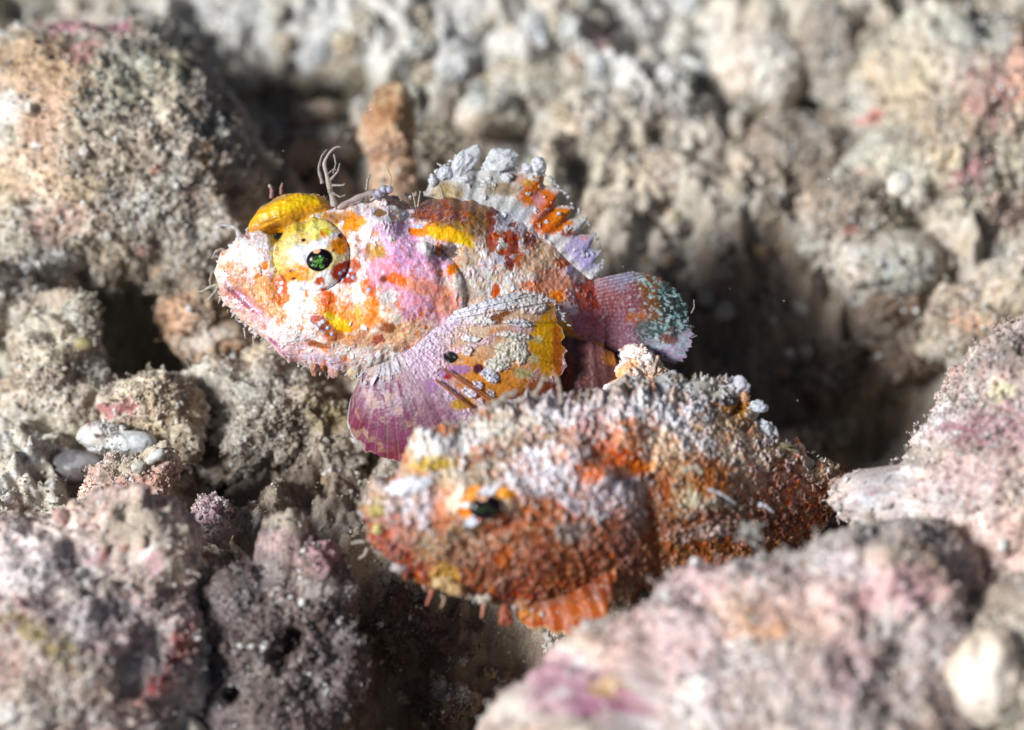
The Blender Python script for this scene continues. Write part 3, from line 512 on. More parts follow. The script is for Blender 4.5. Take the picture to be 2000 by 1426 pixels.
# ---------- fish A: the yellow-browed one
DA = lambda px: 0.1-0.0012*(np.asarray(px)-800)
A_HEAD = [
 (560, 560, 190, 130, 0, (.82, .72, .68), .3), (505, 500, 55, 46, 20, W_, .3), (560, 650, 100, 60, -30, (.80, .66, .64), .3),
 (455, 535, 30, 16, -45, (.46, .36, .28), .3), (490, 575, 66, 17, -46, (.50, .30, .20), .35), (512, 560, 15, 30, 10, (.66, .34, .14), .35), (465, 520, 20, 12, -30, TAN, .3),
 (478, 598, 55, 16, -42, (.56, .30, .33), .3), (540, 590, 18, 40, 10, (.62, .32, .16), .35), (470, 578, 52, 3.5, -42, (.50, .46, .66), .2), (500, 625, 50, 7, -40, (.66, .5, .5), .3),
 (548, 672, 40, 14, -42, W_, .25), (548, 684, 34, 5, -42, (.42, .10, .24), .25), (520, 520, 6, 6, 0, OR, .3),
 (608, 500, 72, 74, 0, (.78, .66, .36), .2), (548, 505, 14, 56, 0, (.62, .50, .12), .4), (605, 450, 58, 26, 8, (.70, .54, .10), .35), (620, 447, 26, 14, 0, (.80, .74, .28), .4), (590, 508, 42, 48, 0, (.82, .58, .36), .4), (570, 480, 16, 20, 0, (.74, .62, .34), .4),
 (580, 532, 26, 24, 0, (.80, .34, .05), .4), (590, 500, 24, 17, -20, W_, .35), (632, 474, 38, 13, 25, W_, .3), (660, 480, 22, 16, -20, (.76, .30, .03), .35), (676, 470, 12, 22, 0, (.72, .27, .03), .4),
 (592, 470, 4, 4, 0, BK, .4), (662, 462, 4, 4, 0, BK, .4), (568, 528, 4, 4, 0, DR, .4), (575, 545, 4, 3, 0, DR, .4), (650, 490, 3, 3, 0, DR, .4), (638, 455, 6, 8, 20, (.6, .5, .05), .4), (630, 460, 3, 10, 10, OR, .3),
 (600, 566, 56, 14, -4, W_, .25), (632, 545, 22, 12, 40, W_, .3), (676, 534, 24, 22, -20, RD, .25), (693, 520, 16, 12, 0, (.5, .1, .02), .3),
 (549, 562, 11, 24, 0, (.5, .12, .02), .25), (552, 585, 14, 14, 0, (.58, .17, .03), .3), (628, 560, 12, 18, 0, (.55, .12, .02), .2), (640, 585, 14, 22, -20, (.58, .14, .02), .25), (645, 610, 20, 16, 0, (.66, .24, .04), .3), (598, 572, 6, 8, 0, OR, .3),
 (655, 560, 20, 13, -20, W_, .2), (612, 567, 15, 11, 0, W_, .2), (690, 580, 34, 24, -15, (.86, .72, .66), .3), (700, 528, 16, 24, 0, (.82, .60, .56), .35),
 (690, 622, 72, 28, 0, (.84, .34, .10), .35), (660, 636, 26, 15, -10, YE, .35), (648, 618, 14, 9, 0, (.6, .5, .08), .4), (632, 634, 22, 14, -30, DR, .25), (650, 655, 18, 11, -20, (.42, .12, .02), .3), (616, 625, 12, 10, 0, RD, .3),
 (573, 618, 38, 30, 20, W_, .25), (590, 650, 46, 26, -20, (.86, .82, .84), .3), (620, 672, 20, 7, -10, BR, .3), (550, 640, 24, 20, 0, W_, .3), (600, 690, 60, 16, -12, (.80, .66, .72), .35),
 (720, 560, 12, 24, 0, (.62, .14, .03), .25), (712, 575, 8, 8, 0, W_, .3), (745, 662, 12, 10, 0, RD, .3), (728, 600, 14, 30, 0, (.80, .28, .06), .3), (722, 605, 10, 12, 0, W_, .3),
 (755, 470, 60, 50, 0, (.78, .60, .74), .35), (708, 462, 26, 26, 0, (.84, .84, .92), .35), (745, 430, 26, 30, 0, (.84, .82, .90), .35), (760, 446, 34, 16, 0, LIL, .35), (738, 492, 18, 20, 0, (.46, .30, .10), .35), (742, 414, 10, 8, 0, (.30, .16, .04), .3),
 (690, 435, 20, 14, 0, (.72, .32, .04), .35), (660, 425, 26, 10, 0, (.46, .24, .10), .4), (785, 413, 19, 15, 0, (.85, .86, .92), .25), (770, 425, 14, 10, 0, W_, .3),
 (795, 535, 66, 56, 0, PK, .4), (815, 500, 60, 34, -15, (.76, .50, .74), .4), (740, 530, 30, 22, 0, PK2, .4), (838, 488, 26, 18, -30, (.84, .80, .86), .3), (840, 522, 30, 20, 0, (.74, .50, .68), .4),
 (830, 600, 62, 46, 0, (.86, .48, .64), .4), (800, 650, 60, 26, 20, (.86, .62, .60), .4), (825, 560, 40, 14, -10, (.85, .40, .34), .4), (870, 590, 22, 26, 0, (.84, .42, .34), .4), (775, 655, 50, 22, 15, (.86, .60, .40), .4),
 (775, 545, 20, 10, -20, (.78, .20, .04), .3), (752, 543, 8, 6, 0, DR, .3), (763, 578, 20, 14, 30, W_, .15), (760, 612, 26, 14, -20, (.84, .80, .70), .25), (757, 640, 12, 8, 0, BR, .35),
 (730, 680, 44, 20, 5, CR, .3), (690, 700, 50, 20, 0, (.84, .76, .74), .35), (640, 705, 40, 12, -10, (.72, .66, .80), .35), (700, 665, 60, 12, 0, (.80, .50, .34), .4), (745, 700, 40, 14, 10, (.86, .86, .88), .3)]
A_BODY = [
 (960, 560, 130, 90, 0, CR, .3), (885, 425, 62, 40, -10, (.34, .18, .04), .4), (890, 445, 50, 16, -10, (.44, .27, .03), .35), (935, 420, 28, 40, 0, (.32, .18, .06), .4), (850, 405, 78, 30, -8, (.17, .035, .02), .3), (800, 392, 46, 16, 0, (.12, .02, .015), .35), (905, 405, 30, 14, -20, (.24, .07, .02), .4),
 (868, 458, 46, 11, -8, (.82, .50, .01), .3), (905, 472, 26, 8, -30, (.80, .56, .02), .3), (868, 492, 26, 15, 0, BK, .3), (856, 488, 5, 16, 0, (.62, .16, .02), .3), (820, 455, 16, 10, 0, (.76, .26, .02), .3), (817, 444, 5, 4, 0, SKY, .3),
 (960, 480, 30, 26, 0, (.62, .58, .54), .4), (990, 430, 60, 30, 10, (.62, .64, .70), .35), (975, 405, 40, 14, 0, (.56, .56, .60), .35), (905, 505, 40, 24, 0, (.58, .50, .40), .4), (885, 525, 13, 10, 0, OR, .3), (925, 545, 40, 24, 0, (.80, .78, .74), .35),
 (965, 412, 14, 8, 30, DR, .25), (958, 440, 8, 20, 0, DR, .25), (962, 472, 11, 16, 0, (.34, .06, .01), .2), (998, 462, 20, 10, 0, (.34, .05, .01), .25), (1003, 483, 12, 20, 0, (.34, .05, .02), .25), (985, 492, 10, 6, 0, RD, .25), (1035, 470, 10, 18, 10, (.28, .04, .02), .25), (1002, 438, 8, 6, 0, DR, .3),
 (997, 515, 10, 12, 0, DR, .2), (1018, 508, 11, 14, 40, (.5, .12, .02), .2), (1025, 440, 30, 12, 15, (.66, .66, .74), .3), (1055, 465, 26, 12, 10, (.76, .76, .84), .3), (975, 505, 34, 9, 5, (.66, .66, .74), .25), (950, 520, 20, 16, 0, W_, .3),
 (1060, 510, 34, 36, 0, (.86, .62, .46), .4), (1085, 555, 40, 30, 0, (.76, .40, .30), .4), (1125, 500, 36, 32, 0, (.66, .56, .82), .35), (1100, 510, 13, 9, 0, (.50, .14, .02), .2), (1090, 490, 20, 20, 0, (.72, .70, .76), .35), (1100, 470, 40, 12, -20, (.70, .46, .60), .4),
 (1000, 560, 70, 26, 0, (.86, .82, .76), .35), (1060, 595, 60, 24, 0, (.86, .80, .76), .35), (970, 570, 6, 16, 0, (.6, .12, .02), .3), (1040, 560, 22, 10, 0, (.84, .34, .2), .4),
 (1180, 600, 70, 70, 0, (.48, .26, .42), .4), (1150, 585, 26, 40, 0, (.44, .08, .05), .35), (1195, 570, 34, 26, 0, (.56, .52, .72), .4), (1150, 640, 40, 40, 0, (.56, .22, .28), .4), (1200, 640, 34, 40, 0, (.42, .20, .34), .4), (1105, 600, 24, 18, 0, (.84, .70, .74), .35),
 (1100, 640, 18, 12, 0, (.88, .50, .06), .3), (1112, 655, 20, 12, -30, (.86, .40, .05), .3), (1085, 582, 14, 10, 0, (.84, .28, .02), .3), (1170, 685, 20, 12, -40, (.88, .42, .03), .3), (1160, 665, 12, 8, 0, (.80, .78, .88), .3), (1185, 715, 20, 20, 0, (.40, .16, .22), .4),
 (1120, 720, 50, 50, 0, (.16, .06, .06), .35), (1100, 700, 10, 60, 0, (.36, .09, .03), .5, .6)]
def wn(px, py, sc_): return fbm(np.stack([px/sc_*1.9, py/sc_*1.9, 0*px], 1), 2, 5)[:, None]
def features(px, py, C, blobs, s, op):           # the strong spots lie over the flakes
    fb = [b for b in blobs if not (np.hypot((b[0]-608)/76, (b[1]-500)/76) < 1 and s == 104) and (max(b[5])-min(b[5]) > .34 or max(b[5]) < .4) and max(b[2], b[3]) < 48]
    return paint(px, py, C, [tuple(b[:6])+(.22, op) for b in fb], s, 9, .6)
def paintA(px, py, near):
    C = np.tile(np.array((.78, .70, .66)), (len(px), 1))
    C = paint(px, py, C, A_BODY, 101, 9, .5); C = paint(px, py, C, A_HEAD, 102, 7, .45)
    q = np.stack([px/100, py/100, 0*px], 1)
    n = fbm(q*9, 3, 7); n2 = fbm(q*26, 2, 9); eye = np.hypot((px-608)/74, (py-500)/74) < 1
    C = C*(1+.30*n+.22*n2)[:, None]
    C2, a1 = flakes(px, py, C, .30, (.90, .89, .92), 22, 4, jag=.8); m = eye | ((px > 735) & (px < 880) & (py > 490))
    m |= (px > 790) & (px < 950) & (py < 475); C = np.where(m[:, None], C, C2); a1 = np.where(m, 0, a1)
    C2, a2 = flakes(px, py, C, .16, (.84, .28, .03), 17, 14); C2 = np.where((eye | (px < 540) | (px > 880))[:, None], C, C2); C = C*.4+C2*.6
    C2, a3 = flakes(px, py, C, .07, (.36, .06, .02), 13, 24); C = np.where(eye[:, None], C, C*.5+C2*.5)
    rt = np.abs(fbm(q*6.5, 3, 77)); ln = (1-sstep(.02, .10, rt))*(~eye)*(py > 400); C = C*(1-ln[:, None]*.45)+np.array((.62, .20, .07))*ln[:, None]*.45
    rt = np.abs(fbm(q*11+5, 3, 78)); ln = (1-sstep(.0, .06, rt))*(~eye); C = C*(1-ln[:, None]*.35)+np.array((.88, .86, .88))*ln[:, None]*.35
    C2, a4 = flakes(px, py, C, .30, (.70, .70, .90), 7, 34); m = ((px > 950) | ((py < 470) & (px < 780))) & ~eye; C = np.where(m[:, None], C*.45+C2*.55, C)
    C = features(px, py, C, A_BODY, 103, .9); C = features(px, py, C, A_HEAD, 104, .9)
    # fine mottling: each small patch of skin leans to one of the fish's own pigments
    pg = [((.90, .88, .92), .34), ((.88, .80, .72), .2), ((.84, .34, .08), .14), ((.74, .54, .78), .14), ((.52, .16, .05), .10), ((.80, .58, .30), .08)]
    for sc_, op in ((8.0, .15), (4.5, .12)):
        f1, f2, cid = worley(np.stack([px/sc_, py/sc_, 0*px+3], 1)+.4*wn(px, py, sc_), 71); C = np.where(eye[:, None], C*(.93+.14*cid[:, None]), C*(1-op)+pal(pg, cid)*op*(.5+.5*C.mean(1, keepdims=True)/.6))
    for (bx, by) in [(549, 553), (549, 563), (546, 569), (628, 559), (672, 528), (680, 538), (664, 534), (686, 527), (668, 545), (690, 542), (630, 628), (640, 640), (624, 633), (648, 652), (720, 566)]:
        e = np.hypot(px-bx, py-by); a = (1-sstep(2.5, 4.5, e))[:, None]; C = C*(1-a)+np.array((.55, .66, .92))*a
    h = raise_of(C, None, .03)+a1*.012
    h = np.where(eye, 0.01*n, h)
    return C, h
A = empty('scorpionfish', P(760, 720, 0)); tag(A, 'white, pink and orange scorpionfish with a yellow brow, upper left of the pair', 'fish', 'pair of juvenile scorpionfish on the rubble')
bodyA = fish_body('body', A, 418, 1236,
 [418, 428, 445, 462, 490, 520, 545, 560, 600, 650, 700, 760, 790, 815, 850, 900, 950, 1050, 1100, 1150, 1200, 1236], [520, 500, 488, 468, 452, 450, 462, 440, 424, 410, 396, 384, 392, 398, 386, 386, 398, 440, 478, 535, 560, 566],
 [418, 428, 450, 480, 520, 560, 575, 600, 650, 700, 780, 850, 950, 1050, 1100, 1150, 1200, 1236], [545, 572, 602, 636, 668, 703, 704, 712, 728, 733, 728, 742, 758, 768, 768, 752, 728, 700],
 [418, 460, 520, 600, 700, 850, 1000, 1100, 1180, 1236], [.34, .55, .75, 1.05, 1.3, 1.35, 1.1, .75, .42, .22], DA,
 [(608, 498, 74, 72, 0, .34, 'dome'), (612, 500, 80, 78, 0, .05, 'ring'), (505, 500, 55, 45, 20, .14, 'g'), (570, 625, 55, 40, 20, .12, 'g'), (800, 580, 110, 110, 0, .22, 'dome'), (745, 432, 60, 36, 0, .16, 'g'), (690, 640, 90, 36, 0, .14, 'g'),
  (870, 495, 30, 20, 0, -.14, 'g'), (850, 600, 26, 90, 0, -.06, 'g'), (905, 425, 60, 34, 0, .12, 'g'), (470, 578, 56, 8, -42, -.2, 'g'), (505, 490, 30, 26, 0, .14, 'g'), (720, 430, 26, 20, 0, .12, 'g'), (800, 440, 26, 50, 20, -.14, 'g'), (545, 560, 14, 50, 10, -.1, 'g'), (845, 520, 12, 60, 20, .05, 'g'), (870, 560, 16, 80, 15, -.06, 'g'), (700, 580, 50, 30, 0, .07, 'g'), (630, 600, 20, 40, -10, .06, 'g'), (770, 615, 40, 20, 0, .06, 'g')], paintA, sculpt=.016, seed=61)
br = tube('brow', A, [(496, 462, .35), (504, 446, .4), (530, 426, .45), (570, 412, .4), (615, 408, .3), (655, 416, .2)], .1, .1, (.8, .4, .01), M_SKIN, 220, 160, 3, prof=[.10, .22, .29, .34, .35, .33, .29, .22, .12]); br['label'] = 'yellow raised brow over the far eye'
# shade the brow's own pigment: brown rim and tip
me = br.data; nv = len(me.vertices); co = np.empty(nv*3, np.float32); me.vertices.foreach_get('co', co); Wd = co.reshape(-1, 3)+np.array(br['_o']); bx, by, bd = PX(Wd)
C = np.tile(np.array((.80, .40, .006)), (nv, 1)); q = np.stack([(bx*math.cos(.4)-by*math.sin(.4))/60, (bx*math.sin(.4)+by*math.cos(.4))/9, 0*bx], 1)
C = C*(1+.8*fbm(q, 3, 3)+.3*fbm(q*3, 2, 6))[:, None]
C = paint(bx, by, C, [(502, 452, 16, 14, 30, (.36, .12, .02), .5, .8), (560, 432, 60, 9, 22, (.46, .22, .02), .5, .8), (530, 446, 20, 8, 30, (.22, .07, .01), .5, .8), (648, 400, 20, 18, 0, (.32, .13, .03), .5, .8), (545, 385, 60, 6, 25, (.42, .27, .10), .5, .8), (575, 398, 50, 10, 20, (.88, .60, .01), .6, .8)], 5, 5)
CC = np.ones((nv, 4), np.float32); CC[:, :3] = np.clip(C, .005, .9); me.color_attributes['Col'].data.foreach_set('color', CC.ravel())
def eye(parent, c, rx, ry, an, seed, green=1.0, dsurf=0):
    """dark iridescent pupil, low dome, with the iris lobe notching it from above"""
    U, F = ico(6); a = math.radians(an)
    lx, ly, lz = U[:, 0], U[:, 1], U[:, 2]
    ang = np.arctan2(ly, lx); rr = np.hypot(lx, ly)
    V3 = np.stack([lx*rx, ly*ry, lz*min(rx, ry)*.55], 1)
    ax = np.stack([RIGHT*math.cos(a)+UP*math.sin(a), -RIGHT*math.sin(a)+UP*math.cos(a), TOW])
    V = P(*c)+V3 @ ax
    sw = np.stack([ang*2.2, rr*3.0, 0*rr+seed], 1); n = fbm(U*2.4, 4, seed, .6)*.8+.35*fbm(sw*2, 2, 4); n2 = fbm(sw*4, 2, seed+1)
    C = np.tile(np.array((.008, .004, .008)), (len(U), 1))
    g = sstep(.0, .5, n+.3*n2+.25-(np.hypot(lx-.0, ly+.25)*.55))*green
    C = C+g[:, None]*np.array((.05, .34, .06))+(g*sstep(-.1, .4, n2))[:, None]*np.array((.22, .22, .0))+(g*sstep(.0, .4, -lx-.3))[:, None]*np.array((0, .1, .22))
    d2 = np.hypot(lx-.12, ly-.28); C = C+((1-sstep(.02, .12, d2))*green)[:, None]*np.array((.3, .8, .55))  # small teal highlight painted into the pupil's colour
    notch = (1-sstep(.24, .28, np.hypot((lx+.02)*.9, (ly-.86)*1.0)))[:, None]*(lz > 0)[:, None]; C = C*(1-notch)+np.array((.82, .46, .28))*notch
    pu = mk('eye', V, F, M_EYE, C, parent); return pu
eye(A, (624, 508, surf(bodyA, 624, 508)-.05), .25, .215, 14, 3)
# pectoral fin: broad fan with white flakes, orange edge and a violet lower lobe
A_PEC = [
 (770, 830, 120, 90, 0, (.36, .17, .25), .4), (760, 760, 90, 50, 20, (.56, .38, .48), .4), (760, 710, 70, 26, 30, (.84, .80, .88), .35), (850, 690, 60, 50, 0, (.80, .62, .76), .4), (860, 640, 60, 26, 45, (.84, .76, .88), .35), (700, 850, 30, 50, 0, (.36, .07, .12), .45), (760, 885, 70, 22, 0, (.36, .06, .09), .4),
 (900, 640, 60, 34, 20, (.80, .66, .82), .4), (950, 600, 110, 22, 12, (.80, .78, .88), .35), (1030, 590, 60, 16, -10, (.80, .76, .74), .4), (960, 680, 80, 56, 0, (.76, .54, .40), .45), (1010, 620, 50, 18, 0, (.80, .58, .42), .4), (985, 655, 30, 12, 0, (.72, .34, .12), .4), (1000, 715, 40, 20, 0, (.72, .34, .10), .4),
 (980, 760, 110, 50, -30, (.82, .34, .05), .4), (1070, 670, 36, 74, 0, (.78, .38, .01), .3), (1060, 655, 24, 24, 0, (.84, .46, .01), .4), (1090, 700, 10, 66, 4, (.60, .16, .01), .4), (1050, 770, 40, 26, 20, (.34, .09, .02), .4), (1020, 790, 70, 18, 20, (.26, .04, .02), .4),
 (970, 625, 12, 9, 0, BR, .3), (985, 612, 16, 5, 20, BR, .3), (905, 680, 100, 6, 20, (.80, .60, .80), .5, .6),
 (1012, 630, 28, 9, -3, W_, .2), (945, 628, 24, 8, -2, (.84, .80, .78), .25), (1008, 658, 32, 8, -5, (.84, .80, .74), .25), (990, 690, 26, 22, 40, (.82, .76, .62), .15), (970, 712, 28, 18, 30, (.82, .78, .70), .15), (1018, 690, 14, 22, 0, (.78, .74, .66), .25), (955, 735, 22, 11, -28, (.80, .80, .92), .15),
 (920, 660, 16, 8, -10, (.86, .84, .84), .2), (915, 685, 9, 11, 0, (.82, .74, .72), .2), (932, 645, 18, 10, 0, (.82, .62, .44), .3), (1040, 700, 13, 8, 0, (.72, .60, .30), .3), (1022, 728, 20, 10, -10, (.66, .56, .26), .3), (1053, 663, 9, 6, 0, (.80, .66, .30), .3),
 (932, 752, 10, 8, -30, (.80, .72, .82), .15), (918, 766, 13, 9, -30, (.80, .74, .84), .15), (960, 770, 11, 8, -30, (.82, .68, .70), .15), (936, 784, 8, 7, 0, (.76, .60, .66), .2), (875, 775, 10, 10, -30, (.66, .52, .66), .2), (890, 790, 8, 8, 0, (.66, .52, .60), .2),
 (935, 722, 12, 9, 40, (.12, .02, .04), .3), (905, 790, 24, 10, 0, (.70, .40, .05), .4), (876, 735, 10, 8, 0, (.46, .02, .04), .3), (895, 722, 22, 9, 0, (.54, .26, .52), .3), (845, 755, 14, 16, 0, (.50, .26, .50), .3), (862, 728, 9, 7, 0, (.5, .3, .55), .3),
 (1045, 600, 22, 12, -10, (.82, .76, .74), .3), (990, 585, 26, 8, 10, (.84, .84, .90), .25), (915, 600, 20, 10, 25, (.80, .80, .90), .25), (955, 590, 16, 8, 20, (.84, .84, .92), .2)]
def paint_pec(px, py, u, s):
    C = paint(px, py, np.tile(np.array((.72, .52, .66)), (len(px), 1)), A_PEC, 111, 6, .45)
    q = np.stack([px/100, py/100, 0*px], 1); C = C*(1+.22*fbm(q*24, 2, 5)+.18*fbm(q*9, 2, 6))[:, None]
    low0 = sstep(.58, .7, u)
    # square violet spots along the lower rays
    dk = (sstep(.6, .72, u)*sstep(.25, 1.0, s))[:, None]; dk = dk*(.8+.5*fbm(q*5, 3, 31)[:, None]).clip(0, 1); C = C*(1-dk*.7)+np.array((.22, .03, .05))*dk*.7; C = C*(1-.2*sstep(.55, .7, u))[:, None]*(1+.5*fbm(np.stack([u*60, s*5, 0*u], 1), 3, 33)*low0)[:, None]; tn = (sstep(.0, .35, fbm(q*4+9, 3, 35))*low0*.55)[:, None]; C = C*(1-tn)+np.array((.58, .38, .28))*tn
    low = sstep(.62, .7, u); wu = fbm(q*5, 2, 9)*.012; k = np.floor((u+wu)*44); kk = np.floor((s+wu*2)*13+h01(k.astype(int), 0*k.astype(int), 0*k.astype(int), 3)*3)
    r = h01(k.astype(int), kk.astype(int), 0*k.astype(int), 8)
    a = (low*(r < .38)*(s > .15)*.75)[:, None]; C = C*(1-a)+np.array((.26, .05, .14))*a
    a = (low*(r > .80)*(s > .15)*.5)[:, None]; C = C*(1-a)+np.array((.56, .32, .24))*a
    rl = (np.abs(np.sin(u*math.pi*34)) < .2)*low0*.16; C = C*(1-rl[:, None])+np.array((.70, .56, .66))*rl[:, None]
    st = (np.abs(np.sin(u*math.pi*20)) < .16)*(u < .66)*.35; C = C*(1-st[:, None]*.7)
    e = np.hypot((px-881)/13, (py-699)/12)+.3*fbm(q*12, 2, 4); a = (1-sstep(.85, 1.1, e))[:, None]; C = C*(1-a)+np.array((.012, .008, .01))*a
    edge = sstep(.93, .99, s)*sstep(.8, .86, u)*(r > .3); C = C*(1-edge[:, None])+np.array((.55, .62, .58))*edge[:, None]
    white = np.clip(C.min(1)-.45, 0, .4)
    return C, white*.16
fin('pectoral_fin', A, [(872, 612, 1.22), (850, 640, 1.35), (820, 668, 1.4), (780, 695, 1.4), (740, 712, 1.3), (712, 722, 1.1)],
    [(1000, 570, 1.15), (1075, 583, 1.1), (1098, 640, 1.05), (1103, 700, 1.05), (1085, 770, 1.1), (1040, 830, 1.2), (960, 880, 1.3), (880, 905, 1.4), (805, 903, 1.35), (740, 893, 1.2), (700, 872, 1.05), (676, 835, .9), (684, 780, .85), (700, 745, .9)],
    520, 280, paint_pec, 20, .006, .26, .006, .008, 71)
for k, (p0, p1) in enumerate([((862, 718), (972, 792)), ((848, 740), (925, 800))]):
    tube('fin_ray', A, [(p0[0], p0[1], 1.72), ((p0[0]+p1[0])/2, (p0[1]+p1[1])/2, 1.72), (p1[0], p1[1], 1.62)], .022, .03, (.30, .10, .05), M_SKIN)
# dorsal fin
A_DOR = [(900, 360, 60, 36, 0, (.62, .62, .66), .4), (875, 375, 36, 20, 0, (.46, .34, .16), .4), (960, 350, 60, 30, 0, (.66, .64, .62), .4), (985, 370, 30, 12, 0, (.44, .34, .22), .4), (1010, 345, 22, 12, -20, (.56, .34, .28), .4), (930, 360, 18, 9, 0, (.40, .40, .38), .3),
 (1040, 355, 20, 10, 0, (.76, .42, .10), .4), (1055, 395, 38, 36, 0, (.80, .16, .01), .25), (1080, 430, 42, 26, 20, (.82, .17, .01), .25), (1098, 425, 26, 22, 0, (.80, .24, .01), .3), (1058, 365, 24, 18, 0, (.80, .22, .01), .3), (1035, 392, 12, 16, 0, (.78, .24, .02), .3), (1052, 388, 10, 14, 0, (.78, .34, .36), .4),
 (1110, 455, 16, 8, 0, (.44, .12, .06), .4), (1135, 480, 30, 26, 0, (.66, .56, .84), .35), (1150, 500, 20, 30, 0, (.56, .50, .80), .4), (1145, 460, 14, 8, 0, (.8, .4, .5), .4), (1000, 420, 50, 16, 10, (.64, .66, .72), .4), (985, 400, 40, 10, 0, (.62, .64, .62), .4)]
def paint_dor(px, py, u, s):
    C = paint(px, py, np.tile(np.array((.78, .76, .76)), (len(px), 1)), A_DOR, 121, 6, .5)
    q = np.stack([px/100, py/100, 0*px], 1); C = C*(1+.28*fbm(q*14, 3, 5))[:, None]
    C2, a = flakes(px, py, C, .16, (.88, .90, .94), 11, 41); C = C*.35+C2*.65
    ed = sstep(.86, .96, s); C = C*(1-ed[:, None]*.75)+np.array((.66, .68, .68))*ed[:, None]*.75
    return C, a*.03
fin('dorsal_fin', A, [(838, 385, .12), (900, 400, .3), (960, 420, .35), (1020, 445, .3), (1080, 480, .2), (1120, 520, .1), (1150, 545, 0)],
    [(826, 384, .0), (842, 352, 0), (860, 326, 0), (880, 330, 0), (905, 298, 0), (935, 335, 0), (968, 302, 0), (1005, 330, 0), (1012, 338, 0), (1040, 314, 0), (1068, 322, 0), (1060, 362, 0), (1098, 366, 0), (1085, 400, 0), (1122, 402, 0), (1108, 428, 0), (1146, 428, 0), (1130, 456, 0), (1164, 460, 0), (1152, 484, 0), (1177, 492, 0), (1160, 512, 0), (1176, 522, 0), (1158, 548, 0)],
    560, 140, paint_dor, 14, .03, .04, .03, .0, 73, smoothm=True)
for k, (x, y, rx, ry, an) in enumerate([(905, 316, .37, .19, 52), (976, 314, .32, .2, 12), (944, 368, .17, .12, 20), (905, 352, .16, .11, 0), (868, 338, .15, .14, 30), (990, 348, .10, .09, 0), (1030, 328, .11, .09, 0), (1050, 322, .15, .14, -30), (920, 385, .15, .07, -10), (1032, 380, .06, .06, 0), (1046, 412, .05, .05, 0), (1068, 434, .06, .05, 0), (1092, 418, .04, .04, 0), (845, 355, .07, .1, 0)]):
    blob('spine_tip', A, (x, y, .12), (rx, ry, .13), an, (.84, .86, .90), 20+k, 5, M_FLAP, .34)
# tail fin
A_TAIL = [(1200, 620, 60, 90, 0, (.36, .10, .14), .4), (1215, 650, 30, 40, 0, (.40, .22, .36), .4), (1215, 550, 50, 20, 0, (.40, .36, .52), .4), (1270, 570, 40, 40, -30, (.30, .09, .02), .4), (1280, 610, 36, 46, 0, (.28, .10, .02), .4), (1235, 600, 20, 40, 0, (.36, .12, .16), .4), (1245, 620, 22, 12, 0, (.62, .18, .03), .35),
 (1325, 610, 34, 74, 20, (.03, .05, .05), .35), (1270, 650, 34, 24, -10, (.10, .16, .16), .4), (1310, 690, 44, 22, -25, (.70, .56, .80), .3), (1345, 670, 20, 24, 0, (.66, .56, .76), .35), (1300, 665, 22, 10, 0, (.30, .12, .10), .4), (1280, 690, 20, 12, 0, (.34, .22, .38), .4), (1296, 706, 34, 6, -20, (.72, .56, .74), .3)]
def paint_tail(px, py, u, s):
    C = paint(px, py, np.tile(np.array((.42, .22, .30)), (len(px), 1)), A_TAIL, 131, 6, .4)
    q = np.stack([px/100, py/100, 0*px], 1)
    k = np.floor(u*46).astype(int); kk = np.floor(s*26+h01(k, 0*k, 0*k, 3)*2).astype(int); r = h01(k, kk, 0*k, 18)
    C2, a = flakes(px, py, C, .30, (.74, .74, .92), 7, 52); m = (s < .62)[:, None]; C = np.where(m, C*.5+C2*.5, C)
    C2, a2 = flakes(px, py, C, .55, (.34, .62, .60), 9, 53, jag=.9); C3, a3 = flakes(px, py, C2, .25, (.66, .84, .90), 11, 54, jag=.9)
    m = ((s > .60) & (u < .70))[:, None]; C = np.where(m, C3, C)
    a = ((r < .10)*(s > .3)*.6)[:, None]; C = C*(1-a)+np.array((.70, .80, .88))*a
    st = (np.abs(np.sin(u*math.pi*23)) < .22)*sstep(.3, .5, s); C = C*(1-st[:, None]*.3)
    C = C*(.9+.3*fbm(q*14, 3, 5))[:, None]
    bs = (1-sstep(.15, .6, s))[:, None]; C = C*(1-bs*.6)+np.array((.34, .07, .08))*bs*.6
    return C*.8, (np.abs(np.sin(u*math.pi*23))*.006)
fin('tail_fin', A, [(1160, 545, .0), (1165, 600, .02), (1170, 650, .02), (1180, 700, 0)],
    [(1235, 529, .2), (1285, 538, .2), (1318, 562, .2), (1340, 598, .2), (1352, 640, .2), (1350, 672, .2), (1335, 702, .2), (1318, 712, .15), (1285, 694, .1), (1250, 700, .05)],
    340, 260, paint_tail, 23, .0, .05, .012, .012, 75)
def paint_anal(px, py, u, s):
    q = np.stack([px/100, py/100, 0*px], 1)
    C = paint(px, py, np.tile(np.array((.17, .07, .07)), (len(px), 1)), [(1105, 690, 20, 30, 0, (.34, .22, .22), .5, .8), (1110, 720, 8, 40, 0, (.40, .10, .03), .5, .8), (1150, 690, 30, 18, 0, (.30, .12, .12), .5, .8), (1195, 700, 20, 14, 0, (.7, .25, .03), .5, .8), (1120, 650, 30, 10, -20, (.85, .42, .08), .4)], 5, 6)
    C2, a = flakes(px, py, C, .25, (.50, .20, .10), 10, 61); C = C*.5+C2*.5
    return C*(1+.3*fbm(q*12, 3, 3))[:, None], 0*px
fin('anal_fin', A, [(1085, 640, .6), (1120, 655, .55), (1160, 670, .5), (1200, 690, .4)], [(1070, 800, .6), (1120, 800, .6), (1170, 780, .6), (1212, 735, .5)], 160, 140, paint_anal, 5, .02, .1, .04, .02, 77)
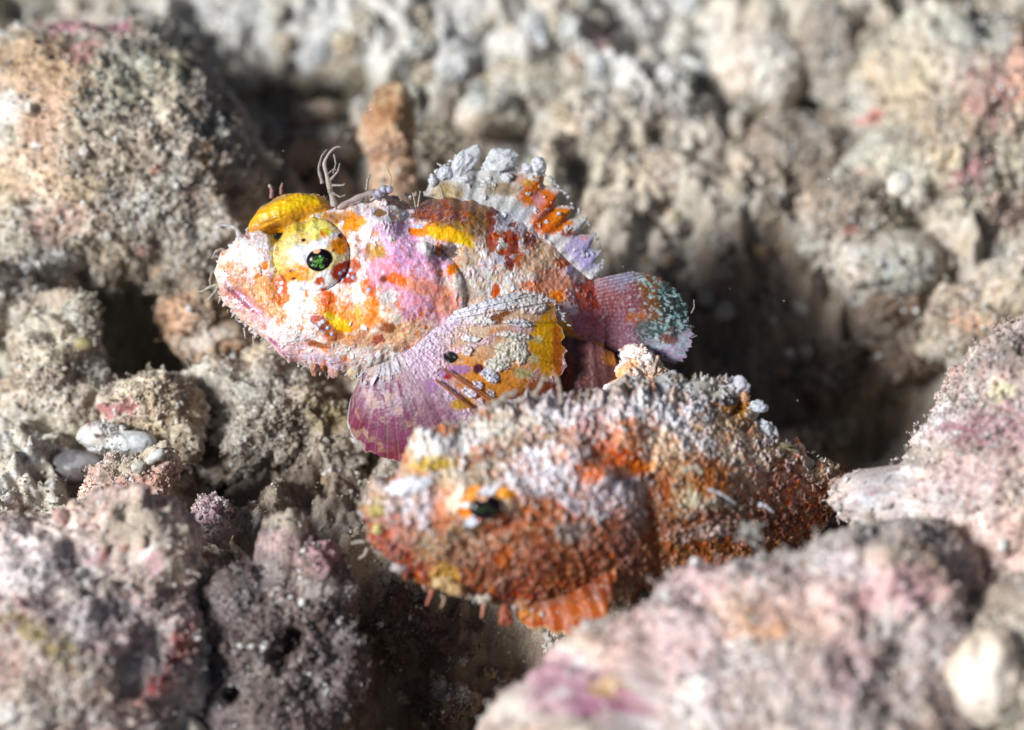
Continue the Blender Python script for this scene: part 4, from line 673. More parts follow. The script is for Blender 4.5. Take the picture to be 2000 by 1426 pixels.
# skin flaps and tentacles
for pts, r0, r1, c in [
 ([(654, 405, .4), (646, 375, .5), (640, 350, .6), (632, 318, .6), (645, 295, .6), (662, 284, .6), (668, 290, .6)], .065, .014, (.62, .56, .52)), ([(645, 352, .6), (660, 335, .7), (664, 318, .7)], .03, .012, (.46, .40, .38)), ([(648, 362, .6), (670, 362, .7), (674, 358, .7)], .03, .012, (.5, .45, .43)),
 ([(630, 360, .6), (622, 330, .6), (628, 305, .6), (640, 290, .6)], .04, .012, (.44, .40, .38)), ([(652, 300, .6), (656, 320, .6), (650, 340, .6)], .02, .012, (.44, .40, .38)), ([(640, 340, .6), (652, 330, .6), (658, 332, .6)], .02, .01, (.44, .40, .38)), ([(640, 372, .6), (665, 385, .6), (676, 380, .6)], .035, .012, (.5, .44, .40)),
 ([(658, 408, .7), (685, 392, .7), (720, 378, .7), (762, 372, .6)], .05, .07, (.56, .46, .44)), ([(730, 385, .7), (752, 368, .7), (768, 372, .7)], .09, .06, (.62, .62, .74)), ([(716, 372, .7), (718, 352, .7), (723, 340, .7)], .03, .018, (.46, .42, .38)), ([(762, 365, .6), (764, 345, .6), (755, 325, .6)], .012, .008, (.46, .42, .38)),
 ([(530, 388, .2), (531, 372, .2), (528, 362, .2)], .045, .03, (.55, .32, .28)), ([(549, 380, .2), (549, 366, .2), (552, 357, .2)], .035, .02, (.55, .32, .28)), ([(527, 366, .2), (526, 360, .2)], .03, .02, (.7, .7, .72)),
 ([(470, 466, .3), (462, 446, .3), (445, 440, .3), (418, 440, .3)], .06, .01, (.66, .66, .68)), ([(500, 450, .3), (487, 444, .3), (480, 452, .3)], .03, .03, (.6, .6, .62)), ([(520, 456, .4), (528, 446, .4), (532, 455, .4)], .03, .03, (.55, .5, .42)),
 ([(452, 497, .3), (432, 486, .3), (420, 492, .3), (416, 505, .3)], .04, .02, (.48, .42, .36)), ([(440, 512, .3), (424, 500, .3), (412, 505, .3)], .04, .015, (.46, .4, .34)), ([(432, 540, .3), (415, 530, .3), (410, 548, .3), (412, 565, .3)], .035, .02, (.45, .38, .30)),
 ([(430, 555, .3), (410, 560, .3), (394, 570, .3), (384, 568, .3)], .03, .02, (.62, .60, .52)), ([(425, 565, .3), (412, 578, .3), (404, 592, .3)], .02, .012, (.6, .56, .48)), ([(412, 578, .3), (398, 590, .3)], .015, .01, (.6, .56, .48)),
 ([(476, 640, .4), (478, 652, .4), (479, 662, .4)], .02, .012, (.62, .56, .52)), ([(494, 655, .4), (495, 668, .4), (497, 678, .4)], .018, .014, (.62, .54, .50)), ([(445, 605, .4), (444, 612, .4)], .02, .01, (.5, .4, .3)),
 ([(548, 678, .5), (562, 694, .5), (568, 702, .5)], .05, .02, (.80, .72, .74)), ([(866, 390, .6), (862, 372, .6), (858, 360, .6)], .02, .012, (.5, .45, .4)), ([(812, 405, .6), (806, 375, .6)], .015, .01, (.6, .56, .5)), ([(816, 405, .6), (821, 372, .6)], .018, .012, (.6, .56, .5)),
 ([(1350, 612, .2), (1356, 600, .2), (1355, 585, .2)], .01, .006, (.6, .6, .6)), ([(1350, 660, .2), (1362, 655, .2)], .008, .004, (.6, .6, .6))]:
    tube('skin_flap', A, pts, r0, r1, c, seed=int(pts[0][0]))
for k, (x, y, rx, ry, an, c) in enumerate([(612, 720, .07, .15, 0, (.62, .36, .26)), (652, 722, .11, .15, 0, (.66, .40, .34)), (630, 715, .05, .1, 0, (.5, .22, .1)), (692, 722, .13, .2, -15, (.74, .62, .42)), (708, 714, .08, .14, 10, (.78, .72, .66)), (560, 690, .14, .05, -45, (.84, .8, .82)), (675, 712, .1, .12, 0, (.78, .7, .66)), (740, 712, .16, .1, 20, (.82, .82, .9))]):
    blob('chin_flap', A, (x, y, .75), (rx, ry, .06), an, c, 50+k, 4, M_FLAP, .3)
# cheek and shoulder flakes: individual pale skin flakes standing proud of the body
def flake_cloud(parent, lab, spots, sizes, cols, seed, dsurf):
    rg = np.random.default_rng(seed); U, F = ico(2); Vs = []; Fs = []; Cs = []
    for i, ((x, y), s, c) in enumerate(zip(spots, sizes, cols)):
        a = rg.uniform(0, 3.14); sc_ = np.array([s*rg.uniform(.8, 1.5), s*rg.uniform(.5, .9), s*.42]); J = U*sc_*(1+.22*np.sin(U @ rg.normal(0, 3.0, 3))[:, None])
        ax = np.stack([RIGHT*math.cos(a)+UP*math.sin(a), -RIGHT*math.sin(a)+UP*math.cos(a), TOW])
        Vs.append(dsurf[i]+J @ ax); Fs.append(F+i*len(U)); Cs.append(np.tile(np.clip(np.array(c), 0, .9), (len(U), 1)))
    o = mk('skin_flakes', np.vstack(Vs), np.vstack(Fs), M_FLAP, np.vstack(Cs), parent); o['kind'] = 'stuff'; return o
def flakes_on(parent, body, n, seed, colf, smin=.012, smed=.022, region=None):
    rg = np.random.default_rng(seed)
    me = body.data; nv = len(me.vertices); co = np.empty(nv*3, np.float32); me.vertices.foreach_get('co', co); Wd = co.reshape(-1, 3).astype(float)+np.array(body['_o'])
    nr = np.empty(nv*3, np.float32); me.vertex_normals.foreach_get('vector', nr); nr = nr.reshape(-1, 3)
    x, y, d = PX(Wd); ok = (nr @ TOW) > -.05
    if region is not None: ok &= region(x, y)
    ca = np.empty(nv*4, np.float32); me.color_attributes['Col'].data.foreach_get('color', ca); ca = ca.reshape(-1, 4)[:, :3]
    j = rg.choice(np.nonzero(ok)[0], n); s = np.maximum(smin, smed*np.exp(rg.normal(0, .62, n)))
    return flake_cloud(parent, '', list(zip(x[j], y[j])), s, [colf(rg, ca[i]) for i in j], seed, Wd[j]+nr[j]*(s*.4)[:, None])
flakes_on(A, bodyA, 650, 7, lambda r, c: (c*.3+np.array((.86, .85, .88))*.65) if r.random() < .55 else c*r.uniform(.8, 1.25), .008, .017, lambda x, y: ((x > 540) | (y < 540)) & (np.hypot(x-608, y-500) > 78) & ~((x > 740) & (x < 870) & (y > 500) & (y < 650)))
# ---------- fish B: the speckled red one in front
DB = lambda px: 3.2-0.0026*(np.clip(np.asarray(px), 700, 1700)-900)
B_BL = [
 (1000, 1000, 330, 230, 0, (.42, .20, .13), .3), (1450, 980, 230, 110, -12, (.28, .12, .06), .4), (1300, 850, 170, 80, -15, (.68, .46, .34), .4), (1250, 790, 150, 50, -5, (.66, .60, .56), .4),
 (850, 870, 70, 46, 0, (.60, .50, .38), .4), (820, 880, 24, 40, 0, (.60, .46, .28), .4), (850, 905, 40, 14, 0, (.56, .42, .12), .4), (900, 850, 90, 34, 10, (.74, .70, .64), .4), (870, 840, 20, 12, 0, (.70, .30, .12), .4), (1000, 830, 110, 36, 10, (.60, .54, .46), .4), (1090, 800, 80, 30, 0, (.72, .70, .72), .4),
 (1000, 885, 120, 12, 22, (.26, .20, .14), .4), (1180, 830, 60, 34, 0, (.76, .48, .50), .4), (1240, 860, 60, 40, 0, (.78, .40, .24), .4), (1215, 905, 46, 26, -20, (.52, .13, .02), .35), (1250, 910, 30, 14, 0, (.70, .24, .02), .35), (1300, 890, 30, 40, 0, (.76, .56, .40), .4),
 (930, 930, 90, 26, 5, (.66, .64, .54), .4), (900, 940, 50, 20, 0, (.64, .58, .46), .4), (1090, 930, 80, 50, 10, (.78, .74, .80), .4), (1060, 905, 50, 14, 20, (.62, .26, .14), .35), (1140, 990, 90, 46, 0, (.58, .30, .26), .4), (1200, 960, 50, 50, 0, (.66, .54, .56), .4), (1150, 920, 30, 20, 0, (.60, .18, .06), .4),
 (790, 960, 70, 26, -10, (.56, .48, .40), .4), (808, 950, 30, 13, 10, (.80, .82, .90), .3), (740, 985, 26, 22, 0, (.46, .37, .20), .4), (735, 1030, 20, 20, 0, (.50, .41, .24), .4), (790, 1010, 60, 40, 0, (.66, .52, .52), .4), (830, 1000, 20, 40, 0, (.74, .66, .72), .4), (860, 1010, 20, 40, 0, (.58, .26, .16), .4),
 (900, 985, 46, 32, 10, (.84, .62, .50), .35), (780, 1070, 60, 30, -40, (.42, .09, .06), .35), (760, 1060, 60, 12, -42, (.34, .05, .04), .3), (830, 1120, 60, 12, -25, (.38, .07, .06), .35), (790, 1040, 40, 24, -20, (.70, .40, .38), .4), (870, 1060, 60, 40, 0, (.54, .42, .30), .4), (870, 1130, 26, 24, 0, (.58, .40, .18), .35),
 (980, 1040, 60, 26, 0, (.34, .12, .06), .4), (1050, 1010, 50, 34, 0, (.42, .13, .04), .4), (930, 1080, 60, 40, 0, (.44, .28, .20), .4), (1000, 1110, 90, 40, 0, (.30, .12, .09), .4), (985, 1090, 14, 24, 0, (.46, .16, .05), .35), (1100, 1080, 90, 50, 0, (.34, .13, .08), .4), (1170, 1050, 60, 40, 0, (.46, .20, .14), .4), (1120, 1040, 30, 20, 0, (.58, .54, .54), .4),
 (1080, 1160, 110, 30, 0, (.34, .11, .06), .4), (1010, 1160, 60, 16, 0, (.26, .08, .09), .4), (1230, 1050, 30, 60, 0, (.40, .20, .18), .4), (1240, 980, 24, 60, 10, (.56, .48, .46), .4),
 (1275, 1010, 12, 60, 10, (.30, .11, .05), .35), (1300, 950, 14, 40, 0, (.30, .10, .03), .4), (1350, 900, 80, 30, -20, (.66, .40, .24), .4), (1380, 930, 46, 40, 0, (.36, .13, .03), .4), (1340, 960, 30, 40, 0, (.50, .42, .26), .4), (1430, 900, 60, 26, -10, (.42, .32, .26), .4), (1450, 940, 60, 26, 0, (.40, .28, .18), .4), (1400, 980, 40, 16, 0, (.56, .50, .40), .4),
 (1540, 950, 60, 60, -20, (.24, .06, .02), .4), (1540, 1010, 80, 40, 0, (.22, .05, .02), .4), (1400, 1040, 90, 22, 10, (.52, .40, .36), .4), (1350, 1070, 90, 20, 0, (.36, .15, .06), .4), (1600, 915, 60, 18, -20, (.42, .32, .24), .4), (1480, 870, 60, 16, -18, (.50, .42, .34), .4), (1330, 820, 60, 30, 0, (.68, .66, .68), .4), (1400, 830, 50, 22, 0, (.70, .52, .34), .4), (1180, 870, 22, 14, 0, (.7, .3, .2), .4)]
B_EYE = [(905, 985, 36, 20, 0, (.88, .74, .62), .3), (920, 968, 26, 12, 30, (.84, .38, .03), .3), (955, 960, 22, 10, 15, W_, .25), (988, 965, 18, 14, 0, (.80, .40, .04), .3), (915, 1003, 22, 10, -10, (.84, .34, .03), .3), (912, 985, 18, 7, 0, (.9, .84, .82), .2), (900, 965, 14, 8, 40, (.9, .8, .7), .3), (925, 1018, 22, 10, 30, (.72, .76, .82), .3), (990, 985, 22, 12, 0, (.74, .60, .48), .3), (940, 1012, 10, 5, 0, OR, .3), (975, 1005, 12, 8, 0, (.4, .15, .08), .3)]
def paintB(px, py, near):
    C = paint(px, py, np.tile(np.array((.52, .30, .22)), (len(px), 1)), B_BL, 201, 14, .6)
    q = np.stack([px/100, py/100, 0*px], 1)
    C = C*(1+.35*fbm(q*7, 3, 7)+.22*fbm(q*22, 2, 9))[:, None]
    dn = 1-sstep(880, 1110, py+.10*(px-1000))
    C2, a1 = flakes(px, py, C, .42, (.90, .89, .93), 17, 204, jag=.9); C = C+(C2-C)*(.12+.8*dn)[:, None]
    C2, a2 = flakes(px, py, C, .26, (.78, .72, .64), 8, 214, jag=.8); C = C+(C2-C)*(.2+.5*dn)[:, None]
    C2, a3 = flakes(px, py, C, .22, (.60, .15, .02), 18, 224, jag=.9); C = C*.3+C2*.7
    C2, a3 = flakes(px, py, C, .30, (.40, .32, .20), 15, 244, jag=.9); C = C*.4+C2*.6
    C2, a4 = flakes(px, py, C, .20, (.14, .05, .03), 8, 234, jag=.8); C = C*.5+C2*.5
    pg = [((.90, .88, .90), .22), ((.62, .52, .40), .22), ((.30, .13, .06), .22), ((.66, .22, .04), .12), ((.50, .34, .34), .12), ((.14, .06, .04), .10)]
    for sc_, op in ((10.0, .20), (5.0, .14)):
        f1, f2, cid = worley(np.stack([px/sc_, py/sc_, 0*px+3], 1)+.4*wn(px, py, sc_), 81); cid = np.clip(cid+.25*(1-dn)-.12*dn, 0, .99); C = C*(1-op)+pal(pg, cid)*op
    wp = paint(px, py, C, [(860, 868, 60, 26, 10, (.88, .87, .88)), (930, 850, 60, 18, 15, (.86, .85, .84)), (1060, 900, 60, 30, 10, (.90, .88, .92)), (1110, 935, 60, 34, 0, (.88, .86, .90)), (1010, 940, 36, 26, 0, (.86, .84, .88)), (1210, 950, 36, 36, 0, (.80, .76, .80)), (1140, 985, 44, 18, 0, (.80, .76, .80)),
        (1240, 800, 70, 28, 10, (.84, .84, .86)), (1330, 812, 60, 28, -10, (.86, .85, .88)), (1300, 870, 24, 34, 10, (.84, .80, .74)), (1180, 800, 50, 22, 0, (.80, .74, .74)), (1090, 805, 60, 22, 0, (.84, .82, .84)), (1360, 870, 44, 16, -20, (.84, .82, .82)), (790, 985, 34, 18, 0, (.76, .72, .74)), (835, 1010, 16, 34, 0, (.80, .76, .80)),
        (1165, 1010, 22, 18, 0, (.74, .72, .74)), (1345, 965, 20, 26, 0, (.72, .66, .54)), (1420, 990, 40, 10, 0, (.74, .70, .60)), (1370, 1045, 50, 12, 10, (.70, .60, .58)), (1000, 830, 60, 16, 10, (.78, .74, .68)), (1450, 890, 40, 14, -15, (.62, .56, .48))], 209, 16, 1.0)
    g1, g2, cid = worley(np.stack([px/9, py/9, 0*px+2], 1)+.5*wn(px, py, 9), 83); mk_ = sstep(.15, .42, cid)[:, None]*.9+.08
    g1, g2, cid = worley(np.stack([px/22, py/22, 0*px+2], 1)+.8*wn(px, py, 14), 84); mk_ = mk_*(.35+.65*(cid > .3))[:, None]
    C = C*(1-mk_)+wp*mk_
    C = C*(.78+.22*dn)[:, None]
    C = features(px, py, C, B_BL, 207, .62)
    e = np.hypot((px-945)/70, (py-988)/40); CE = paint(px, py, C, B_EYE, 205, 5, .4); C = CE
    return C, raise_of(C, None, .12)+a1*.05*np.where(e < 1, 0, 1)
B = empty('scorpionfish', P(1050, 1180, 3.0)); tag(B, 'speckled red and brown scorpionfish crusted with white grains, lower right of the pair', 'fish', 'pair of juvenile scorpionfish on the rubble')
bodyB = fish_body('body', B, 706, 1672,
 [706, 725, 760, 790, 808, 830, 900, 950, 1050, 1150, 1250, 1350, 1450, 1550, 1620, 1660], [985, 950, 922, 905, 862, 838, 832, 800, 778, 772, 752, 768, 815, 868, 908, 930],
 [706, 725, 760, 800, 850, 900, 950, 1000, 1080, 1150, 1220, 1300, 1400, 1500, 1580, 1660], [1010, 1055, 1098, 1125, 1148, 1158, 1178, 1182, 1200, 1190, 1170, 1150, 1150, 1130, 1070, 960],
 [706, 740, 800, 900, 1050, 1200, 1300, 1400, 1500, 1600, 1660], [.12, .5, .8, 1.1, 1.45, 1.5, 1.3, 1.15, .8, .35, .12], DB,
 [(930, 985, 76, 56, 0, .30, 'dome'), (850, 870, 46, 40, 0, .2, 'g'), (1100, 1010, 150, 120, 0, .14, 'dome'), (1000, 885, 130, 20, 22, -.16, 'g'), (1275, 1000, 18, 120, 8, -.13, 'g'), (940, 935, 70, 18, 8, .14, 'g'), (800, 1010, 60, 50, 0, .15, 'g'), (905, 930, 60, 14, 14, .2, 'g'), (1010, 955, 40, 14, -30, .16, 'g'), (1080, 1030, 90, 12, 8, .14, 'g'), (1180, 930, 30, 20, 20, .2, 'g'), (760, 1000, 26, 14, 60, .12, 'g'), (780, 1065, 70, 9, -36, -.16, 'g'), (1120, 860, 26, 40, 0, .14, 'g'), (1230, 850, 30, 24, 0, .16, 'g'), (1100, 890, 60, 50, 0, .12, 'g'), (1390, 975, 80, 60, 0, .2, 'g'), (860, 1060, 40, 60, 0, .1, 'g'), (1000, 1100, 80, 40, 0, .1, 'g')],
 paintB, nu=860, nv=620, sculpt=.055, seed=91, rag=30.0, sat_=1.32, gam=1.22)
eye(B, (948, 991, surf(bodyB, 948, 991)+.06), .285, .205, 12, 9, .10)
B_PEC = [(1100, 1190, 120, 50, 0, (.50, .09, .01), .4), (1150, 1200, 60, 40, 0, (.56, .12, .01), .4), (1030, 1190, 40, 20, 0, (.60, .20, .04), .4), (1170, 1150, 40, 24, 0, (.28, .05, .01), .4), (1060, 1165, 60, 20, 0, (.34, .12, .06), .4)]
def paint_pb(px, py, u, s):
    q = np.stack([px/100, py/100, 0*px], 1); C = paint(px, py, np.tile(np.array((.46, .09, .01)), (len(px), 1)), B_PEC, 211, 8, .5)
    C2, a = flakes(px, py, C, .14, (.70, .44, .24), 9, 63); C = C*.4+C2*.6
    ed = sstep(.95, 1, s); C = C*(1-ed[:, None])+np.array((.70, .50, .25))*ed[:, None]
    return C*(1+.3*fbm(q*12, 3, 3))[:, None], 0*px
fin('pectoral_fin', B, [(1000, 1120, 3.2), (1060, 1110, 3.2), (1130, 1090, 3.2), (1200, 1060, 3.2)], [(1008, 1205, 3.5), (1030, 1225, 3.6), (1075, 1236, 3.7), (1120, 1246, 3.8), (1175, 1244, 3.9), (1190, 1190, 3.8), (1205, 1120, 3.6)], 240, 140, paint_pb, 7, .025, .1, .03, .05, 79)
def paint_bd(px, py, u, s):
    q = np.stack([px/100, py/100, 0*px], 1)
    C = paint(px, py, np.tile(np.array((.66, .62, .58)), (len(px), 1)), [(1430, 810, 50, 20, -20, (.66, .34, .08), .4), (1445, 800, 20, 12, 0, (.60, .26, .02), .4), (1380, 760, 40, 16, 0, (.60, .58, .48), .4), (1430, 785, 30, 8, 0, (.10, .08, .08), .4), (1470, 835, 40, 12, 0, (.45, .25, .15), .4), (1300, 770, 60, 30, 0, (.72, .72, .74), .4), (1540, 870, 60, 12, -15, (.44, .38, .28), .4)], 221, 8, .5)
    C2, a = flakes(px, py, C, .5, (.82, .82, .88), 10, 64, jag=.8); C = C*.35+C2*.65
    C2, a2 = flakes(px, py, C, .25, (.56, .22, .04), 11, 65, jag=.8); C = C*.5+C2*.5
    return C*(1+.3*fbm(q*12, 3, 3))[:, None], a*.05
fin('dorsal_fin', B, [(1180, 790, 2.6), (1260, 800, 2.6), (1350, 820, 2.5), (1420, 850, 2.4), (1500, 890, 2.1), (1580, 910, 1.7)],
    [(1175, 765, 2.3), (1222, 730, 2.3), (1250, 748, 2.3), (1310, 724, 2.2), (1335, 745, 2.2), (1398, 736, 2.0), (1405, 758, 2.0), (1448, 744, 1.9), (1452, 778, 1.9), (1440, 795, 1.9), (1488, 786, 1.8), (1482, 812, 1.8), (1455, 820, 1.8), (1505, 828, 1.7), (1508, 845, 1.7), (1490, 855, 1.7), (1562, 872, 1.5), (1560, 882, 1.5), (1600, 905, 1.4)],
    380, 120, paint_bd, 12, .06, .08, .05, 0, 81, smoothm=False)
for k, (x, y, rx, ry, an, c) in enumerate([(1430, 757, .26, .20, 10, (.84, .82, .90)), (1474, 797, .20, .15, 0, (.78, .84, .90)), (1496, 836, .19, .13, -20, (.76, .80, .84)), (1455, 777, .10, .10, 0, (.8, .5, .3)), (1370, 752, .28, .12, 10, (.70, .68, .60)), (1430, 776, .14, .05, 0, (.76, .46, .30)), (1452, 792, .12, .08, 0, (.72, .34, .05)), (1240, 752, .2, .16, 20, (.72, .70, .70)), (1305, 745, .22, .16, 20, (.70, .69, .72)), (1530, 870, .26, .06, -14, (.42, .36, .22))]):
    blob('spine_tip', B, (x, y, 1.95), (rx, ry, .12), an, c, 90+k, 5, M_FLAP, .5)
def paint_bt(px, py, u, s):
    q = np.stack([px/100, py/100, 0*px], 1); C = np.tile(np.array((.34, .14, .06)), (len(px), 1))
    C2, a = flakes(px, py, C, .5, (.62, .56, .48), 12, 66); return C2*(1+.3*fbm(q*12, 3, 3))[:, None], a*.03
fin('tail_fin', B, [(1575, 905, 1.4), (1580, 940, 1.4), (1585, 980, 1.4)], [(1640, 905, 1.1), (1700, 935, .9), (1700, 980, .9), (1650, 1020, 1.0)], 90, 90, paint_bt, 9, .04, .05, .03, .05, 82)
for pts, r0, r1, c in [
 ([(1040, 775, 3.6), (1055, 755, 3.6), (1062, 735, 3.6), (1070, 745, 3.6)], .05, .025, (.58, .48, .40)), ([(1096, 790, 3.6), (1094, 765, 3.6), (1090, 742, 3.6), (1082, 728, 3.6)], .045, .02, (.62, .52, .44)), ([(955, 805, 3.6), (975, 785, 3.6), (995, 768, 3.6), (1008, 772, 3.6)], .09, .04, (.55, .49, .43)), ([(1000, 775, 3.6), (1010, 760, 3.6)], .05, .03, (.5, .44, .4)),
 ([(782, 945, 3.6), (778, 925, 3.6), (765, 912, 3.6), (757, 910, 3.6)], .045, .02, (.66, .60, .54)), ([(722, 990, 3.3), (705, 984, 3.3), (692, 978, 3.3)], .03, .015, (.60, .52, .38)), ([(712, 1058, 3.3), (700, 1058, 3.3), (685, 1062, 3.3)], .035, .02, (.66, .60, .54)), ([(718, 1070, 3.3), (712, 1084, 3.3), (700, 1092, 3.3)], .035, .02, (.64, .56, .48)),
 ([(845, 1150, 3.8), (838, 1170, 3.8), (832, 1184, 3.8)], .05, .02, (.62, .24, .18)), ([(868, 1165, 3.8), (866, 1178, 3.8), (860, 1188, 3.8)], .03, .015, (.66, .5, .4)), ([(945, 1180, 3.9), (942, 1200, 3.9), (940, 1208, 3.9)], .04, .02, (.74, .4, .28)),
 ([(1380, 955, 3.6), (1410, 965, 3.6), (1438, 985, 3.6)], .05, .01, (.72, .70, .74)), ([(1480, 985, 3.0), (1495, 988, 3.0), (1512, 1002, 3.0)], .06, .01, (.80, .80, .86)), ([(1330, 920, 3.9), (1360, 912, 3.9), (1372, 925, 3.9)], .08, .05, (.62, .54, .42)), ([(1345, 945, 3.9), (1350, 965, 3.9), (1338, 985, 3.9)], .04, .03, (.56, .5, .35))]:
    tube('skin_flap', B, pts, r0, r1, c, seed=int(pts[0][0]))
for k, (x, y, rx, ry, an, c) in enumerate([(988, 1200, .11, .17, 0, (.55, .17, .10)), (1026, 1195, .14, .18, 10, (.78, .30, .04)), (1022, 1178, .14, .1, 0, (.62, .34, .2)), (945, 1172, .12, .1, 0, (.74, .68, .58)), (868, 1138, .20, .17, -10, (.46, .31, .15)), (892, 1150, .14, .12, 0, (.42, .27, .12)), (1080, 1150, .2, .16, 0, (.56, .26, .14)), (800, 950, .32, .13, 10, (.82, .83, .90)), (735, 1000, .13, .10, 0, (.46, .36, .12)), (738, 1032, .10, .07, 0, (.56, .47, .20))]):
    blob('chin_flap', B, (x, y, surf(bodyB, x, y)-.03 if (x > 735 and y < 1140) else DB(x)+.7), (rx, ry, .08), an, c, 110+k, 5, M_SKIN if k > 3 else M_FLAP, .55)
flakes_on(B, bodyB, 7500, 17, lambda r, c: (c*.25+np.array((.84, .83, .87))*.68) if r.random() < .36 else c*r.uniform(.7, 1.4), .009, .021, lambda x, y: np.hypot((x-945)/62, (y-988)/36) > 1)
print('fish', time.time()-T0)

def fringe(parent, pts, n, seed, cols, L=(5, 16), up=0):
    rg = np.random.default_rng(seed); A_ = strip(np.array(pts, float), 400); Vs = []; Fs = []; Cs = []; base = 0
    for k in range(n):
        i = int(rg.integers(0, 399)); p = A_[i].copy(); tn = A_[min(i+2, 399)]-A_[max(i-2, 0)]; nn = np.array([tn[1], -tn[0], 0]); nn /= np.linalg.norm(nn)+1e-9
        l = rg.uniform(*L)*rg.uniform(.4, 1); m = 7; q = [p-nn*3+rg.normal(0, 2, 3)*[1, 1, .02]]; dr = nn*1.0
        for j in range(m-1):
            dr = dr+np.array([rg.normal(0, .35), rg.normal(0, .35), 0]); dr /= np.linalg.norm(dr); q.append(q[-1]+dr*l/m)
        q = np.array(q); Wp = P(q[:, 0], q[:, 1], q[:, 2]); T = np.gradient(Wp, axis=0); T /= np.linalg.norm(T, axis=1)[:, None]+1e-9
        N1 = np.cross(T, TOW); N1 /= np.linalg.norm(N1, axis=1)[:, None]+1e-9; N2 = np.cross(T, N1); w0 = rg.uniform(.012, .04)
        r = w0*np.linspace(1, .35, m)*(1+.4*rg.random(m)); r[-1] *= .4; ph = np.linspace(0, 2*np.pi, 6, endpoint=False)
        V = (Wp[:, None]+(N1[:, None]*np.cos(ph)[None, :, None]+.5*N2[:, None]*np.sin(ph)[None, :, None])*r[:, None, None]).reshape(-1, 3)
        Vs.append(V); Fs.append(gridF(m, 6, True)+base); base += len(V); Cs.append(np.tile(np.array(cols[int(rg.integers(0, len(cols)))])*rg.uniform(.8, 1.1), (len(V), 1)))
    o = mk('skin_fringe', np.vstack(Vs), np.vstack(Fs), M_FLAP, np.vstack(Cs), parent); o['kind'] = 'stuff'
flakes_on(A, bodyA, 260, 27, lambda r, c: np.array((.86, .86, .90))*r.uniform(.85, 1.0), .02, .032, lambda x, y: (x < 545) & (x > 452) & (y > 462) & (y < 545))
fringe(A, [(496, 450, .5), (515, 420, .5), (545, 396, .5), (590, 380, .5), (640, 382, .5)], 60, 9, [(.46, .30, .10), (.55, .40, .30), (.40, .24, .06)], (3, 9))
pale = [(.80, .80, .84), (.70, .64, .60), (.84, .76, .74), (.60, .50, .44)]
fringe(A, [(424, 530, .4), (440, 495, .4), (465, 468, .4), (500, 450, .4), (535, 455, .4)], 46, 1, pale, (6, 20))
fringe(A, [(655, 408, .5), (720, 386, .5), (790, 388, .4), (835, 372, .3)], 46, 2, pale, (5, 16))
fringe(A, [(740, 728, .9), (700, 732, .8), (640, 726, .6), (590, 712, .5), (540, 680, .4), (490, 645, .4), (440, 592, .4), (422, 560, .4)], 120, 3, pale, (7, 24))
fringe(A, [(834, 352, .1), (860, 326, .1), (905, 298, .1), (940, 330, .1), (975, 300, .1), (1010, 325, .1), (1045, 318, .1), (1098, 370, .1), (1122, 405, .1), (1146, 430, .1), (1170, 470, .1), (1178, 510, .1), (1165, 545, .1)], 130, 4, [(.78, .80, .82), (.66, .68, .68), (.84, .84, .88)], (4, 12))
fringe(A, [(900, 620, 1.3), (960, 580, 1.25), (1040, 572, 1.2), (1085, 590, 1.15), (1112, 640, .9)], 60, 5, [(.84, .82, .84), (.8, .74, .72)], (5, 14))
ea = [(.74, .70, .64), (.60, .52, .42), (.84, .82, .82), (.46, .34, .22)]
fringe(B, [(800, 905, 3.3), (810, 862, 3.3), (850, 834, 3.3), (900, 826, 3.3), (960, 796, 3.2), (1060, 775, 3.1), (1150, 768, 3.0), (1250, 750, 2.6), (1340, 740, 2.3), (1440, 745, 2.0)], 170, 6, ea, (8, 26))
fringe(B, [(1185, 1200, 3.7), (1080, 1200, 3.6), (1000, 1185, 3.6), (940, 1172, 3.6), (850, 1150, 3.5), (790, 1120, 3.5), (740, 1078, 3.4), (710, 1030, 3.3), (705, 985, 3.3), (740, 935, 3.3), (800, 905, 3.3)], 150, 7, ea+[(.62, .28, .16)], (7, 24))
fringe(B, [(1450, 825, 2.0), (1500, 845, 1.9), (1560, 875, 1.7), (1640, 915, 1.4)], 60, 8, ea, (6, 20))
# ------------------------------------------------------------------ loose rubble pieces on the sea bed, a few shared shapes
rng = np.random.default_rng(5)
protos = []
for k in range(8):
    U, F = ico(5)
    a = rng.uniform(.6, 1.3, 3); V = U*a*0.5
    V = V+U*(fbm(U*1.6+k*9, 3, k)*0.22+(0.5-worley(U*2.2+k, k)[0])*0.25)[:, None]
    C, g1, g2 = mottled(V*1.5, [PAL_SAND, PAL_SAND, PAL_WARM, PAL_WHITE][k % 4 if k % 4 != 3 or k == 3 else 0], 80+k, 9)
    V = V+U*((0.5-g1)*0.05+(0.5-g2)*.06)[:, None]
    me_o = mk('rubble_piece', V, F, M_ROCK, C, origin=np.zeros(3)); protos.append(me_o.data); bpy.data.objects.remove(me_o)
MARKS = [(768, 300, 'orange brown sponge column'), (1480, 145, 'big rounded beige pebble'), (1300, 215, 'white knobbly chunk'), (1150, 100, 'pinkish coral branch'), (1140, 330, 'wide beige mound behind the back fin'), (858, 275, 'curly algae tuft'),
 (1757, 358, 'white oval shell'), (1900, 250, 'upper right boulder'), (250, 300, 'largest boulder'), (1260, 620, 'tail fin of the upper fish'), (1560, 640, 'middle of the dark hollow'), (1740, 800, 'lower end of the dark hollow'), (230, 570, 'black hole on the left'), (300, 780, 'round brown mound'),
 (218, 852, 'smooth white fragment with red rim'), (135, 915, 'grey shell'), (545, 800, 'mound under the chin'), (620, 720, 'chin of the upper fish'), (740, 900, 'violet fin tip'), (885, 1370, 'small pale lump in the crevice'), (720, 1040, 'snout of the red fish'), (950, 1200, 'belly of the red fish'), (545, 1240, 'dark mauve rock'), (1905, 630, 'orange stained lump'), (690, 60, 'top edge over the sponge')]
